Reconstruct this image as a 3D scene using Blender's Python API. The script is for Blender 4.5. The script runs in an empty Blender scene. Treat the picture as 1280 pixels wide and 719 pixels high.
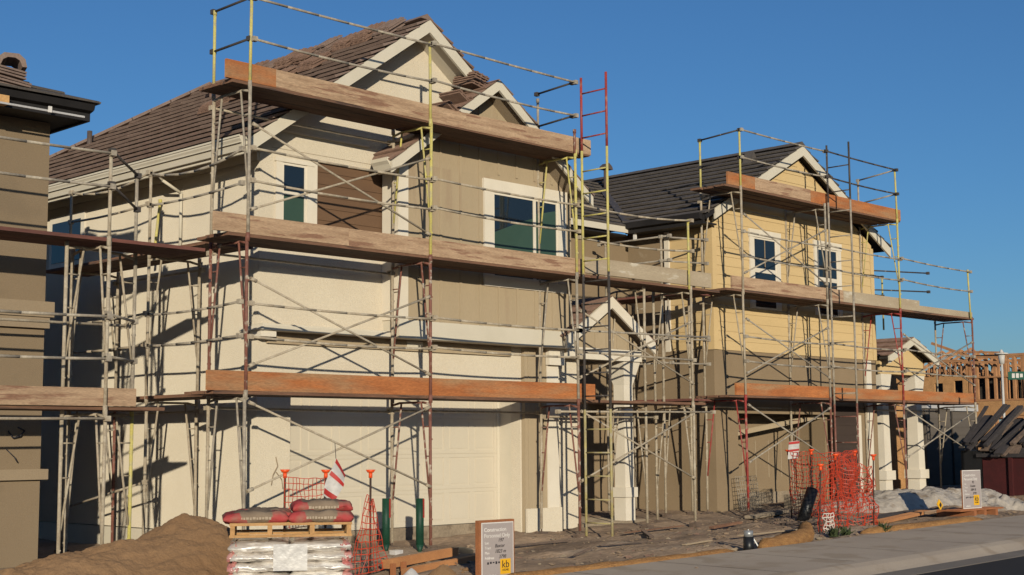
import bpy, math, random
from mathutils import Vector, Matrix, noise as mnoise
R = random.Random(7)
scene = bpy.context.scene
COL = scene.collection
rad = math.radians

# ------------------------------------------------------------------ materials
MATS = {}
def mat(name, c1, c2=None, rough=.75, scale=3.0, stretch=(1, 1, 1), bump=0.0, bscale=60.0, metallic=0.0,
        spots=None, spot_amt=.62, spot_scale=9.0, spot_soft=.04, fine=.12, coat=0.0, spec=.4, bdist=.02, dr=None):
    """procedural surface: broad noise between two colours, fine mottling, optional splatter and bump"""
    m = bpy.data.materials.new(name); m.use_nodes = True
    nt = m.node_tree; N = nt.nodes; L = nt.links
    b = N['Principled BSDF']
    if c2 is None: c2 = tuple(v * .8 for v in c1)
    tc = N.new('ShaderNodeTexCoord'); mp = N.new('ShaderNodeMapping'); oi = N.new('ShaderNodeObjectInfo')
    mu = N.new('ShaderNodeMath'); mu.operation = 'MULTIPLY'; mu.inputs[1].default_value = 37.0
    L.new(oi.outputs['Random'], mu.inputs[0])
    L.new(tc.outputs['Object'], mp.inputs['Vector']); L.new(mu.outputs[0], mp.inputs['Location'])
    mp.inputs['Scale'].default_value = stretch
    n1 = N.new('ShaderNodeTexNoise'); n1.inputs['Scale'].default_value = scale; n1.inputs['Detail'].default_value = 5
    n1.inputs['Roughness'].default_value = .6
    L.new(mp.outputs[0], n1.inputs['Vector'])
    r1 = N.new('ShaderNodeValToRGB'); r1.color_ramp.elements[0].position = .33; r1.color_ramp.elements[1].position = .67
    r1.color_ramp.elements[0].color = (*c2, 1); r1.color_ramp.elements[1].color = (*c1, 1)
    L.new(n1.outputs['Fac'], r1.inputs[0])
    col = r1.outputs[0]
    n2 = N.new('ShaderNodeTexNoise'); n2.inputs['Scale'].default_value = bscale; n2.inputs['Detail'].default_value = 3
    L.new(mp.outputs[0], n2.inputs['Vector'])
    if spots:
        n3 = N.new('ShaderNodeTexNoise'); n3.inputs['Scale'].default_value = spot_scale; n3.inputs['Detail'].default_value = 4
        L.new(mp.outputs[0], n3.inputs['Vector'])
        r3 = N.new('ShaderNodeValToRGB'); r3.color_ramp.elements[0].position = spot_amt - spot_soft; r3.color_ramp.elements[1].position = spot_amt + spot_soft
        L.new(n3.outputs['Fac'], r3.inputs[0])
        mx = N.new('ShaderNodeMix'); mx.data_type = 'RGBA'
        L.new(r3.outputs[0], mx.inputs[0]); L.new(col, mx.inputs[6]); mx.inputs[7].default_value = (*spots, 1)
        col = mx.outputs[2]
    if fine > 0:
        mr = N.new('ShaderNodeMapRange'); mr.inputs[1].default_value = .3; mr.inputs[2].default_value = .7
        mr.inputs[3].default_value = 1 - fine; mr.inputs[4].default_value = 1 + fine
        L.new(n2.outputs['Fac'], mr.inputs[0])
        m2 = N.new('ShaderNodeMix'); m2.data_type = 'RGBA'; m2.blend_type = 'MULTIPLY'; m2.inputs[0].default_value = 1
        L.new(col, m2.inputs[6]); L.new(mr.outputs[0], m2.inputs[7]); col = m2.outputs[2]
    L.new(col, b.inputs['Base Color'])
    b.inputs['Diffuse Roughness'].default_value = dr if dr is not None else (1.0 if rough > .7 else .3)
    b.inputs['Roughness'].default_value = rough; b.inputs['Metallic'].default_value = metallic
    b.inputs['Coat Weight'].default_value = coat; b.inputs['Coat Roughness'].default_value = .22; b.inputs['Specular IOR Level'].default_value = spec
    if bump > 0:
        bp = N.new('ShaderNodeBump'); bp.inputs['Strength'].default_value = bump; bp.inputs['Distance'].default_value = bdist
        L.new(n2.outputs['Fac'], bp.inputs['Height']); L.new(bp.outputs[0], b.inputs['Normal'])
    MATS[name] = m
    return m

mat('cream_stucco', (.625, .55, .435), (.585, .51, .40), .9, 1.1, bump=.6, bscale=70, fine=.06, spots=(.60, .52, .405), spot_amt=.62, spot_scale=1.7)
mat('cream_trim', (.66, .59, .475), (.61, .545, .43), .65, 1.5, bump=.05, fine=.03)
mat('white_trim', (.76, .68, .56), (.70, .62, .5), .55, 2, fine=.03)
mat('garage_cream', (.65, .575, .455), (.61, .535, .42), .5, .8, fine=.02, bump=.05)
mat('tan_board', (.40, .312, .205), (.372, .289, .188), .8, 1.2, stretch=(2, 2, .3), bump=.1, fine=.05, spots=(.35, .262, .172), spot_amt=.64, spot_scale=1.5)
mat('brown_siding', (.165, .092, .05), (.135, .075, .042), .75, 2, stretch=(.3, .3, 2), bump=.1, fine=.06)
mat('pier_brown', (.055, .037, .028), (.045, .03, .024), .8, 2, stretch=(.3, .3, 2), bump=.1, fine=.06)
mat('yellow_siding', (.575, .42, .215), (.535, .388, .197), .75, 1.3, stretch=(.3, .3, 2), bump=.1, fine=.04)
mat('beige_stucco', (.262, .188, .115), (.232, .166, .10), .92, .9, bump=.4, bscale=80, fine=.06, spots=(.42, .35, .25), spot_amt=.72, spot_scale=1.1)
mat('taupe_stucco', (.262, .192, .122), (.245, .178, .112), .92, 1, bump=.35, bscale=80, fine=.05, spots=(.225, .165, .105), spot_amt=.6, spot_scale=1.3)
mat('taupe_trim', (.33, .25, .165), (.30, .225, .15), .85, 1, bump=.2, fine=.05)
mat('concrete', (.30, .235, .165), (.22, .17, .12), .92, 2.2, bump=.3, bscale=30, fine=.15, spots=(.17, .125, .085), spot_amt=.6, spot_scale=3)
mat('sidewalk_concrete', (.36, .295, .235), (.31, .25, .20), .85, .7, bump=.15, bscale=110, fine=.10, spots=(.285, .225, .17), spot_amt=.57, spot_scale=1.9, dr=.4)
mat('gutter_concrete', (.16, .135, .115), (.125, .108, .094), .85, 1.2, bump=.2, bscale=90, fine=.12, dr=.4)
mat('asphalt', (.032, .027, .025), (.022, .019, .018), .85, .6, bump=.5, bscale=160, fine=.3, dr=.4)
mat('brown_tile', (.255, .178, .142), (.195, .132, .105), .7, 4, stretch=(1, 1, 1), bump=.25, bscale=45, fine=.12)
mat('orange_tile', (.235, .145, .105), (.15, .088, .064), .75, 6, bump=.2, bscale=45, fine=.15)
mat('dark_tile', (.118, .099, .086), (.085, .071, .062), .7, 4, bump=.25, bscale=45, fine=.15)
mat('black_fascia', (.022, .019, .019), (.014, .012, .012), .7, 3)
mat('orange_board', (.44, .16, .052), (.31, .105, .036), .75, 3.0, stretch=(.45, .45, 3.0), bump=.2, bscale=40, fine=.2, spots=(.34, .19, .095), spot_amt=.56, spot_scale=2.1, spot_soft=.12)
mat('gray_board', (.47, .325, .21), (.31, .195, .12), .9, 4.0, stretch=(.45, .45, 4.0), bump=.3, bscale=45, fine=.22, spots=(.25, .135, .085), spot_amt=.60, spot_scale=3.5)
mat('splash_board', (.40, .325, .23), (.33, .255, .175), .9, 2.0, stretch=(.5, .5, 2), bump=.2, bscale=45, fine=.10, spots=(.5, .44, .35), spot_amt=.64, spot_scale=4)
mat('plank_wood', (.22, .115, .068), (.13, .066, .042), .85, 3, stretch=(.3, 3.5, 3.5), bump=.3, bscale=35, fine=.18, spots=(.075, .045, .034), spot_amt=.6, spot_scale=3)
mat('red_plank', (.20, .075, .055), (.12, .05, .04), .85, 3, stretch=(.3, 3.5, 3.5), bump=.3, bscale=35, fine=.18)
mat('steel_tan', (.44, .36, .26), (.34, .27, .19), .6, 7, fine=.15, bscale=50, spots=(.50, .43, .33), spot_amt=.60, spot_scale=11, metallic=.0, spot_soft=.14)
mat('steel_grey', (.36, .305, .24), (.27, .225, .175), .55, 7, fine=.15, bscale=50, spots=(.50, .43, .33), spot_amt=.60, spot_scale=11, metallic=.0, spot_soft=.14)
mat('steel_yellow', (.60, .52, .15), (.52, .44, .15), .5, 6, fine=.1, bscale=50, spots=(.42, .36, .24), spot_amt=.62, spot_scale=10, spot_soft=.14)
mat('steel_red', (.40, .055, .045), (.27, .045, .04), .5, 6, fine=.1, bscale=50, spots=(.38, .28, .2), spot_amt=.66, spot_scale=10, spot_soft=.14)
mat('steel_rust', (.26, .105, .075), (.17, .07, .05), .65, 8, fine=.15, bscale=50, spots=(.46, .38, .3), spot_amt=.60, spot_scale=11)
mat('steel_dark', (.085, .07, .062), (.055, .047, .042), .55, 8, fine=.1, spots=(.3, .25, .2), spot_amt=.68, spot_scale=12)
mat('dirt', (.40, .275, .18), (.165, .112, .075), .98, 1.5, stretch=(.35, 1.3, 1), bump=.9, bscale=22, fine=.25, spots=(.33, .245, .175), spot_amt=.6, spot_scale=.5, bdist=.03, dr=.4)
mat('clod', (.35, .245, .16), (.18, .125, .085), .98, 3, bump=.5, bscale=40, fine=.2, dr=.4)
mat('sand', (.30, .175, .088), (.245, .138, .067), .98, 1.2, bump=.6, bscale=34, fine=.10, bdist=.03, dr=.4)
mat('pine', (.60, .36, .15), (.47, .26, .10), .8, 3, stretch=(.6, .6, .6), bump=.15, fine=.12)
mat('osb', (.46, .25, .105), (.37, .195, .08), .85, 5, bump=.15, fine=.2, bscale=30)
mat('stud_wood', (.44, .22, .10), (.32, .155, .072), .85, 4, fine=.15)
mat('orange_lumber', (.42, .19, .075), (.31, .135, .055), .8, 2, stretch=(.4, 2, 2), bump=.15, fine=.12)
mat('net_orange', (.55, .058, .022), (.43, .043, .018), .5, 3, fine=.05)
mat('cap_orange', (.86, .11, .025), (.75, .085, .02), .4, 3, fine=.03)
mat('stake_steel', (.075, .042, .03), (.045, .028, .022), .75, 8)
mat('net_white', (.7, .62, .55), (.6, .53, .47), .6, 3)
mat('green_post', (.012, .062, .034), (.01, .045, .027), .55, 9, bump=.15, fine=.15)
mat('red_strip', (.5, .03, .025), (.36, .03, .025), .5, 5)
mat('bag_brown', (.235, .165, .11), (.16, .11, .072), .8, 6, bump=.3, bscale=25, fine=.15)
mat('bag_red', (.40, .06, .055), (.26, .07, .055), .65, 6, bump=.2, bscale=25, fine=.1, spots=(.24, .165, .11), spot_amt=.56, spot_scale=7)
def bag_print():
    m = bpy.data.materials.new('bag_print'); m.use_nodes = True
    nt = m.node_tree; N = nt.nodes; L = nt.links; b = N['Principled BSDF']
    tc = N.new('ShaderNodeTexCoord'); sp = N.new('ShaderNodeSeparateXYZ'); L.new(tc.outputs['Object'], sp.inputs[0])
    ab = N.new('ShaderNodeMath'); ab.operation = 'ABSOLUTE'; L.new(sp.outputs['X'], ab.inputs[0])
    n = N.new('ShaderNodeTexNoise'); n.inputs['Scale'].default_value = 7; n.inputs['Detail'].default_value = 4; L.new(tc.outputs['Object'], n.inputs['Vector'])
    ma = N.new('ShaderNodeMath'); ma.operation = 'MULTIPLY_ADD'; ma.inputs[1].default_value = .34; L.new(n.outputs['Fac'], ma.inputs[0]); L.new(ab.outputs[0], ma.inputs[2])
    low = N.new('ShaderNodeMath'); low.operation = 'MULTIPLY_ADD'; low.inputs[1].default_value = -1.1; L.new(sp.outputs['Z'], low.inputs[0]); L.new(ma.outputs[0], low.inputs[2])
    r = N.new('ShaderNodeValToRGB'); r.color_ramp.elements[0].position = .275; r.color_ramp.elements[1].position = .305
    r.color_ramp.elements[0].color = (.21, .148, .098, 1); r.color_ramp.elements[1].color = (.40, .05, .048, 1); L.new(low.outputs[0], r.inputs[0])
    n2 = N.new('ShaderNodeTexNoise'); n2.inputs['Scale'].default_value = 3.2; n2.inputs['Detail'].default_value = 6; L.new(tc.outputs['Object'], n2.inputs['Vector'])
    r2 = N.new('ShaderNodeValToRGB'); r2.color_ramp.elements[0].position = .48; r2.color_ramp.elements[1].position = .68; L.new(n2.outputs['Fac'], r2.inputs[0])
    mx = N.new('ShaderNodeMix'); mx.data_type = 'RGBA'; L.new(r2.outputs[0], mx.inputs[0]); L.new(r.outputs[0], mx.inputs[6]); mx.inputs[7].default_value = (.27, .195, .13, 1)
    L.new(mx.outputs[2], b.inputs['Base Color']); b.inputs['Roughness'].default_value = .8
    bp = N.new('ShaderNodeBump'); bp.inputs['Strength'].default_value = .5; bp.inputs['Distance'].default_value = .02; n3 = N.new('ShaderNodeTexNoise'); n3.inputs['Scale'].default_value = 18
    L.new(tc.outputs['Object'], n3.inputs['Vector']); L.new(n3.outputs['Fac'], bp.inputs['Height']); L.new(bp.outputs[0], b.inputs['Normal'])
    MATS['bag_print'] = m
bag_print()
mat('print_tan', (.52, .42, .31), (.42, .33, .24), .8, 8)
mat('steel_old_yellow', (.47, .39, .15), (.36, .29, .14), .6, 6, fine=.1, bscale=50, spots=(.42, .36, .27), spot_amt=.58, spot_scale=9, spot_soft=.14)
mat('wrapped_paper', (.58, .52, .46), (.44, .385, .335), .30, 4, stretch=(.55, .55, 4.5), bump=1.0, bscale=5.5, fine=.06, coat=1.0, spec=.8, spots=(.74, .69, .63), spot_amt=.56, spot_scale=5, bdist=.06)
mat('wrapped_red', (.52, .16, .15), (.55, .30, .26), .14, 5, stretch=(.55, .55, 4.5), bump=1.0, bscale=5.5, fine=.08, coat=1.0, spec=.8, bdist=.06)
mat('white_plastic', (.62, .58, .54), (.48, .45, .43), .35, 6, bump=.3, bscale=15)
mat('sheeting', (.50, .435, .365), (.38, .325, .265), .45, 3, bump=.8, bscale=9, fine=.15, spots=(.28, .22, .165), spot_amt=.6, spot_scale=3, bdist=.05)
mat('straw', (.42, .22, .08), (.27, .13, .048), .95, 9, stretch=(.5, 3, 3), bump=1.0, bscale=55, fine=.25, bdist=.03)
mat('sign_grey', (.40, .34, .32), (.38, .32, .30), .5, 3, fine=.03)
mat('sign_white', (.78, .73, .68), None, .5, 3, fine=.0)
mat('sign_yellow', (.80, .44, .02), (.76, .41, .02), .5, 3, fine=.02)
mat('ink', (.03, .028, .035), None, .5, 3, fine=0)
mat('backing_wood', (.33, .125, .05), (.25, .095, .04), .75, 4, bump=.1)
mat('black_plastic', (.018, .018, .02), (.012, .012, .013), .4, 5)
mat('grey_metal', (.42, .42, .42), (.3, .3, .3), .4, 5, metallic=.5)
mat('lamp_grey', (.62, .58, .53), (.55, .51, .47), .5, 5)
mat('dumpster_red', (.075, .014, .014), (.05, .011, .011), .6, 3, bump=.1, fine=.15)
mat('scrap', (.16, .108, .08), (.085, .062, .048), .85, 5, stretch=(.4, 3, 3), fine=.2)
mat('scrap_dark', (.05, .042, .042), (.032, .028, .029), .8, 5, stretch=(.4, 3, 3), fine=.2)
mat('grey_siding', (.115, .095, .078), (.095, .078, .065), .8, 2, stretch=(.3, .3, 2), fine=.06)
mat('pale_band', (.50, .48, .47), (.44, .42, .41), .7, 2)
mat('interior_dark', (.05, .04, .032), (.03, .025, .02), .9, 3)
mat('door_brown', (.09, .055, .035), (.07, .042, .028), .6, 3)
mat('green_film', (.048, .088, .062), (.04, .075, .053), .35, 2, spec=.5, fine=.04)
mat('sign_green', (.005, .10, .06), (.005, .085, .05), .45, 3)
mat('weed', (.06, .075, .03), (.035, .05, .02), .8, 8)
mat('silver_vent', (.12, .085, .07), (.08, .06, .05), .6, 5)

def glass(name, c):
    m = bpy.data.materials.new(name); m.use_nodes = True
    N = m.node_tree.nodes; b = N['Principled BSDF']
    tc = N.new('ShaderNodeTexCoord'); n = N.new('ShaderNodeTexNoise'); n.inputs['Scale'].default_value = 1.3
    rp = N.new('ShaderNodeValToRGB'); rp.color_ramp.elements[0].color = (*[v * .7 for v in c], 1); rp.color_ramp.elements[1].color = (*c, 1)
    bp = N.new('ShaderNodeBump'); bp.inputs['Strength'].default_value = .04; bp.inputs['Distance'].default_value = .05
    L = m.node_tree.links
    L.new(tc.outputs['Object'], n.inputs['Vector']); L.new(n.outputs['Fac'], rp.inputs[0]); L.new(rp.outputs[0], b.inputs['Base Color'])
    L.new(n.outputs['Fac'], bp.inputs['Height']); L.new(bp.outputs[0], b.inputs['Normal'])
    b.inputs['Roughness'].default_value = .06; b.inputs['Specular IOR Level'].default_value = .8
    MATS[name] = m
glass('window_glass', (.016, .024, .034))

# ------------------------------------------------------------------ mesh builder
WORLD = {}
class MB:
    def __init__(s): s.v = []; s.f = []; s.sm = []
    def add(s, vs, fs, smooth=False):
        o = len(s.v); s.v += [tuple(v) for v in vs]
        for f in fs: s.f.append(tuple(i + o for i in f)); s.sm.append(smooth)
        return s
    def box(s, x0, y0, z0, x1, y1, z1):
        x0, x1 = min(x0, x1), max(x0, x1); y0, y1 = min(y0, y1), max(y0, y1); z0, z1 = min(z0, z1), max(z0, z1)
        return s.add([(x0, y0, z0), (x1, y0, z0), (x1, y1, z0), (x0, y1, z0), (x0, y0, z1), (x1, y0, z1), (x1, y1, z1), (x0, y1, z1)],
                     [(0, 3, 2, 1), (4, 5, 6, 7), (0, 1, 5, 4), (1, 2, 6, 5), (2, 3, 7, 6), (3, 0, 4, 7)])
    def hexa(s, p):   # 8 points, bottom ring then top ring
        return s.add(p, [(0, 3, 2, 1), (4, 5, 6, 7), (0, 1, 5, 4), (1, 2, 6, 5), (2, 3, 7, 6), (3, 0, 4, 7)])
    def bar(s, p, q, w, h, up=(0, 0, 1)):
        p, q = Vector(p), Vector(q); d = (q - p).normalized(); u = Vector(up)
        if abs(d.dot(u)) > .98: u = Vector((1, 0, 0))
        a = d.cross(u).normalized(); b = a.cross(d).normalized(); a *= w / 2; b *= h / 2
        return s.hexa([p - a - b, p + a - b, p + a + b, p - a + b, q - a - b, q + a - b, q + a + b, q - a + b])
    def tube(s, p, q, r, n=8, r2=None):
        p, q = Vector(p), Vector(q); d = (q - p)
        if d.length < 1e-6: return s
        d.normalize(); u = Vector((0, 0, 1)) if abs(d.z) < .9 else Vector((1, 0, 0))
        a = d.cross(u).normalized(); b = d.cross(a).normalized(); r2 = r if r2 is None else r2
        vs = []
        for i in range(n):
            t = 2 * math.pi * i / n; o = a * math.cos(t) + b * math.sin(t)
            vs.append(p + o * r)
        for i in range(n):
            t = 2 * math.pi * i / n; o = a * math.cos(t) + b * math.sin(t)
            vs.append(q + o * r2)
        s.add(vs, [(i, (i + 1) % n, n + (i + 1) % n, n + i) for i in range(n)], True)
        k = len(s.v) - 2 * n
        s.f.append(tuple(k + i for i in range(n - 1, -1, -1))); s.sm.append(False)
        s.f.append(tuple(k + n + i for i in range(n))); s.sm.append(False)
        return s
    def path(s, pts, r, n=6):
        for a, b in zip(pts, pts[1:]): s.tube(a, b, r, n)
        return s
    def prism(s, pts, off):   # polygon extruded along vector off
        n = len(pts); off = Vector(off); vs = [Vector(p) for p in pts] + [Vector(p) + off for p in pts]
        fs = [tuple(range(n)), tuple(range(2 * n - 1, n - 1, -1))] + [(i, i + n, (i + 1) % n + n, (i + 1) % n) for i in range(n)]
        return s.add(vs, fs)
    def build(s, name, m, parent=None, label=None, smooth_all=False):
        me = bpy.data.meshes.new(name)
        o0 = WORLD.get(parent.name, Vector((0, 0, 0))) if parent else Vector((0, 0, 0))
        me.from_pydata([tuple(Vector(v) - o0) for v in s.v], [], s.f)
        for p, k in zip(me.polygons, s.sm): p.use_smooth = k or smooth_all
        me.materials.append(MATS[m] if isinstance(m, str) else m)
        me.validate(); me.update()
        import bmesh
        bm = bmesh.new(); bm.from_mesh(me); bmesh.ops.recalc_face_normals(bm, faces=bm.faces); bm.to_mesh(me); bm.free()
        o = bpy.data.objects.new(name, me); COL.objects.link(o)
        if parent: o.parent = parent
        WORLD[o.name] = o0
        if label: o['label'] = label
        return o

def tag(o, label=None, cat=None, group=None, kind=None):
    if label: o['label'] = label
    if cat: o['category'] = cat
    if group: o['group'] = group
    if kind: o['kind'] = kind
    return o
def thing(name, loc, label, cat, group=None):
    o = bpy.data.objects.new(name, None); o.empty_display_size = .2; COL.objects.link(o); o.location = loc
    WORLD[o.name] = Vector(loc)
    return tag(o, label, cat, group)
def B(*a): return MB().box(*a)

def gz(x, y):      # gentle rise of the lots towards the right
    return .015 * (min(max(x, 4), 40) - 12.5)

# ------------------------------------------------------------------ ground, pavement, road
def axis(a, b, step, far):
    xs = [a + i * step for i in range(int((b - a) / step) + 1)]
    k = step
    lo, hi = [], []
    x = a
    while x > -far: k *= 1.5; x -= k; lo.append(x)
    k = step; x = xs[-1]
    while x < far: k *= 1.5; x += k; hi.append(x)
    return lo[::-1] + xs + hi
def ground_mesh():
    xs, ys = axis(5, 34, .11, 900), axis(10.4, 19.5, .11, 900)
    mb = MB(); vs = []
    for y in ys:
        for x in xs:
            z = gz(x, y)
            if 10.85 < y < 22 and 3 < x < 36:
                e = min(1, (y - 10.85) / .5)
                p = Vector((x, y, 0))
                z += e * (.055 * mnoise.noise(p * .55) + .035 * mnoise.noise(p * 1.7) + .022 * mnoise.noise(p * 4.3) + .010 * mnoise.noise(p * 9))
                z += .01 - .035 * e * max(0, math.sin(y * 2 * math.pi / 1.55 + .8 * mnoise.noise(Vector((x * .25, y * .4, 3))) * 3)) ** 4 * (1 if y < 14.6 else 0)
                if y > 14.8: z += .03 * min(1, (y - 14.8))
            elif y <= 10.85: z -= .35
            if y < -60 or y > 80 or abs(x - 20) > 90: z = -.4
            vs.append((x, y, z))
    n = len(xs)
    mb.add(vs, [(j * n + i, j * n + i + 1, (j + 1) * n + i + 1, (j + 1) * n + i) for j in range(len(ys) - 1) for i in range(n - 1)], True)
    return mb.build('ground', 'dirt')
tag(ground_mesh(), 'rough brown dirt of the unfinished lots', 'ground', kind='structure')

def strip(name, ya, yb, za, zb, m, skirt=.3, x0=-30, x1=90, step=1.5):
    mb = MB(); x = x0; pts = []
    while x <= x1: pts.append(x); x += step
    for a, b in zip(pts, pts[1:]):
        mb.add([(a, ya, gz(a, 0) + za), (b, ya, gz(b, 0) + za), (b, yb, gz(b, 0) + zb), (a, yb, gz(a, 0) + zb)], [(0, 1, 2, 3)])
        mb.add([(a, ya, gz(a, 0) + za), (b, ya, gz(b, 0) + za), (b, ya, gz(b, 0) + za - skirt), (a, ya, gz(a, 0) + za - skirt)], [(0, 3, 2, 1)])
        mb.add([(a, yb, gz(a, 0) + zb), (b, yb, gz(b, 0) + zb), (b, yb, gz(b, 0) + zb - skirt), (a, yb, gz(a, 0) + zb - skirt)], [(0, 1, 2, 3)])
    return mb.build(name, m)
def pavement():
    mb = MB()
    x = -30.0
    while x < 90:                       # slabs with open joints
        a, b = x, x + 1.5
        for (ya, yb) in ((9.02, 10.80),):
            g = .012
            za, zb = gz(a, 0) + .03, gz(b, 0) + .03
            mb.add([(a + g, ya, za), (b - g, ya, zb), (b - g, yb, zb + .02), (a + g, yb, za + .02)], [(0, 1, 2, 3)])
            mb.add([(a + g, yb, za + .02), (b - g, yb, zb + .02), (b - g, yb, zb - .3), (a + g, yb, za - .3)], [(0, 1, 2, 3)])
        x += 1.5
    return mb.build('sidewalk', 'sidewalk_concrete')
tag(pavement(), 'pale concrete sidewalk with slab joints', 'sidewalk', kind='structure')
tag(strip('sidewalk_bed', 9.0, 10.79, .018, .038, 'gutter_concrete'), 'dark joint bed under sidewalk slabs', 'sidewalk', kind='structure')
kb = MB()
x = -30.0
while x < 90:                            # rolled kerb
    a, b = x, x + 1.5; prof = [(9.02, .03), (8.9, .025), (8.80, -.005), (8.70, -.06), (8.64, -.085)]
    for (y1, z1), (y2, z2) in zip(prof, prof[1:]):
        kb.add([(a, y1, gz(a, 0) + z1), (b, y1, gz(b, 0) + z1), (b, y2, gz(b, 0) + z2), (a, y2, gz(a, 0) + z2)], [(0, 1, 2, 3)], True)
    x += 1.5
tag(kb.build('kerb', 'sidewalk_concrete'), 'rolled concrete kerb', 'kerb', kind='structure')
tag(strip('gutter', 8.37, 8.64, -.105, -.085, 'gutter_concrete'), 'grey concrete gutter pan', 'gutter', kind='structure')
tag(strip('road', -5, 8.37, -.10, -.112, 'asphalt'), 'dark asphalt street', 'road', kind='structure')

# ------------------------------------------------------------------ roof helpers
def courses(p0, p1, up, n, m_name, name, parent, t=.045, clip=None, jag=.03, lap=.03):
    """tile courses on a plane: p0->p1 along the eave, up = vector from eave to ridge. clip(k) -> (start, end) fractions"""
    p0, p1, up = Vector(p0), Vector(p1), Vector(up)
    e = (p1 - p0); L = e.length; e.normalize(); nrm = e.cross(up).normalized()
    if nrm.z < 0: nrm = -nrm
    mb = MB(); du = up / n
    for k in range(n):
        a, b = (clip(k / n) if clip else (0, 1)); a2, b2 = (clip((k + 1) / n) if clip else (0, 1))
        ja, jb = (R.uniform(-jag, jag), R.uniform(-jag, jag)) if jag else (0, 0)
        s0, s1 = a * L + ja, b * L + jb; t0, t1 = a2 * L + ja, b2 * L + jb
        nseg = max(1, int((s1 - s0) / .33)); 
        base = p0 + du * k - du.normalized() * lap
        for i in range(nseg):
            fa, fb = i / nseg, (i + 1) / nseg
            g = .004
            h = t + R.uniform(-.006, .006)
            A = base + e * (s0 + (s1 - s0) * fa + g); Bq = base + e * (s0 + (s1 - s0) * fb - g)
            C = p0 + du * (k + 1) + e * (t0 + (t1 - t0) * fb - g); D = p0 + du * (k + 1) + e * (t0 + (t1 - t0) * fa + g)
            lo = nrm * (h * .5)
            mb.hexa([A + lo, Bq + lo, C, D, A + nrm * h, Bq + nrm * h, C + nrm * .016, D + nrm * .016])
    return mb.build(name, m_name, parent)
def slab(pts, thick, name, m, parent):
    pts = [Vector(p) for p in pts]; n = (pts[1] - pts[0]).cross(pts[2] - pts[0]).normalized()
    if n.z < 0: n = -n
    return MB().prism(pts, -n * thick).build(name, m, parent)
def lap(mb, x0, x1, z0, z1, y, expo=.18, t=.016):       # lap boards facing the street (-Y)
    z = z0
    while z < z1 - .01:
        zt = min(z + expo, z1)
        mb.hexa([(x0, y - t, z), (x1, y - t, z), (x1, y, z), (x0, y, z), (x0, y - .004, zt), (x1, y - .004, zt), (x1, y, zt), (x0, y, zt)])
        z += expo
    return mb
def lap_x(mb, y0, y1, z0, z1, x, expo=.18, t=.016):     # lap boards facing -X
    z = z0
    while z < z1 - .01:
        zt = min(z + expo, z1)
        mb.hexa([(x - t, y0, z), (x, y0, z), (x, y1, z), (x - t, y1, z), (x - .004, y0, zt), (x, y0, zt), (x, y1, zt), (x - .004, y1, zt)])
        z += expo
    return mb
def lap_gable(mb, xc, half, z0, slope, y, expo=.18, t=.016):
    z = z0
    while half - (z - z0) / slope > .05:
        w0 = half - (z - z0) / slope; zt = min(z + expo, z0 + half * slope); w1 = max(.005, half - (zt - z0) / slope)
        mb.hexa([(xc - w0, y - t, z), (xc + w0, y - t, z), (xc + w0, y, z), (xc - w0, y, z), (xc - w1, y - .004, zt), (xc + w1, y - .004, zt), (xc + w1, y, zt), (xc - w1, y, zt)])
        z += expo
    return mb
def window(parent, x0, x1, z0, z1, y, trim='white_trim', tw=.11, glassm='window_glass', split=None, vsplit=None, lower=None, label=None, head=.14, sill=True):
    """window in a street-facing wall whose face is at y: trim, sash, panes"""
    mb = MB()
    mb.box(x0 - tw, y - .035, z0, x0, y - .002, z1).box(x1, y - .035, z0, x1 + tw, y - .002, z1)
    mb.box(x0 - tw - .02, y - .045, z1, x1 + tw + .02, y - .002, z1 + head)
    if sill: mb.box(x0 - tw - .02, y - .055, z0 - .10, x1 + tw + .02, y - .002, z0)
    w = mb.build('window', trim, parent, label)
    f = .035; sh = MB()
    sh.box(x0 + .001, y - .022, z0 + .001, x0 + f, y - .003, z1 - .001).box(x1 - f, y - .022, z0 + .001, x1 - .001, y - .003, z1 - .001)
    sh.box(x0 + f, y - .022, z0 + .001, x1 - f, y - .003, z0 + f).box(x0 + f, y - .022, z1 - f, x1 - f, y - .003, z1 - .001)
    if split: sh.box(x0 + f, y - .024, split - .025, x1 - f, y - .003, split + .025)
    if vsplit: sh.box(vsplit - .03, y - .024, z0 + f, vsplit + .03, y - .003, z1 - f)
    sh.build('sash', 'white_trim', w)
    zs = [z0 + f] + ([split] if split else []) + [z1 - f]; xs = [x0 + f] + ([vsplit] if vsplit else []) + [x1 - f]
    for k, (a, b) in enumerate(zip(zs, zs[1:])):
        for c, d in zip(xs, xs[1:]):
            ea = 0 if a == zs[0] else .026; eb = 0 if b == zs[-1] else -.026; ec = 0 if c == xs[0] else .031; ed = 0 if d == xs[-1] else -.031
            gm = lower if (lower and k == 0) else glassm
            B(c + ec, y - .012, a + ea, d + ed, y - .004, b + eb).build('pane', gm, w)
    return w

# ================================================================== cream house
H1 = thing('house', (11.11, 15.58, 0), 'cream stucco house with brown tile roof, wrapped in the nearest scaffold', 'house')
X0, XR, YF, SL = 11.11, 16.5, 15.58, .71
EX, EZ, RX = 10.64, 5.47, 13.81
RZ = EZ + SL * (RX - EX)
YB = 27.0
# side wall facing the left house
w = MB().box(X0, YF + .2, .3, X0 + .2, YB, 5.72).build('wall', 'cream_stucco', H1)
B(X0 - .012, YF + .21, .0, X0 + .2, YB, .285).build('foundation', 'cream_trim', H1)
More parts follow.
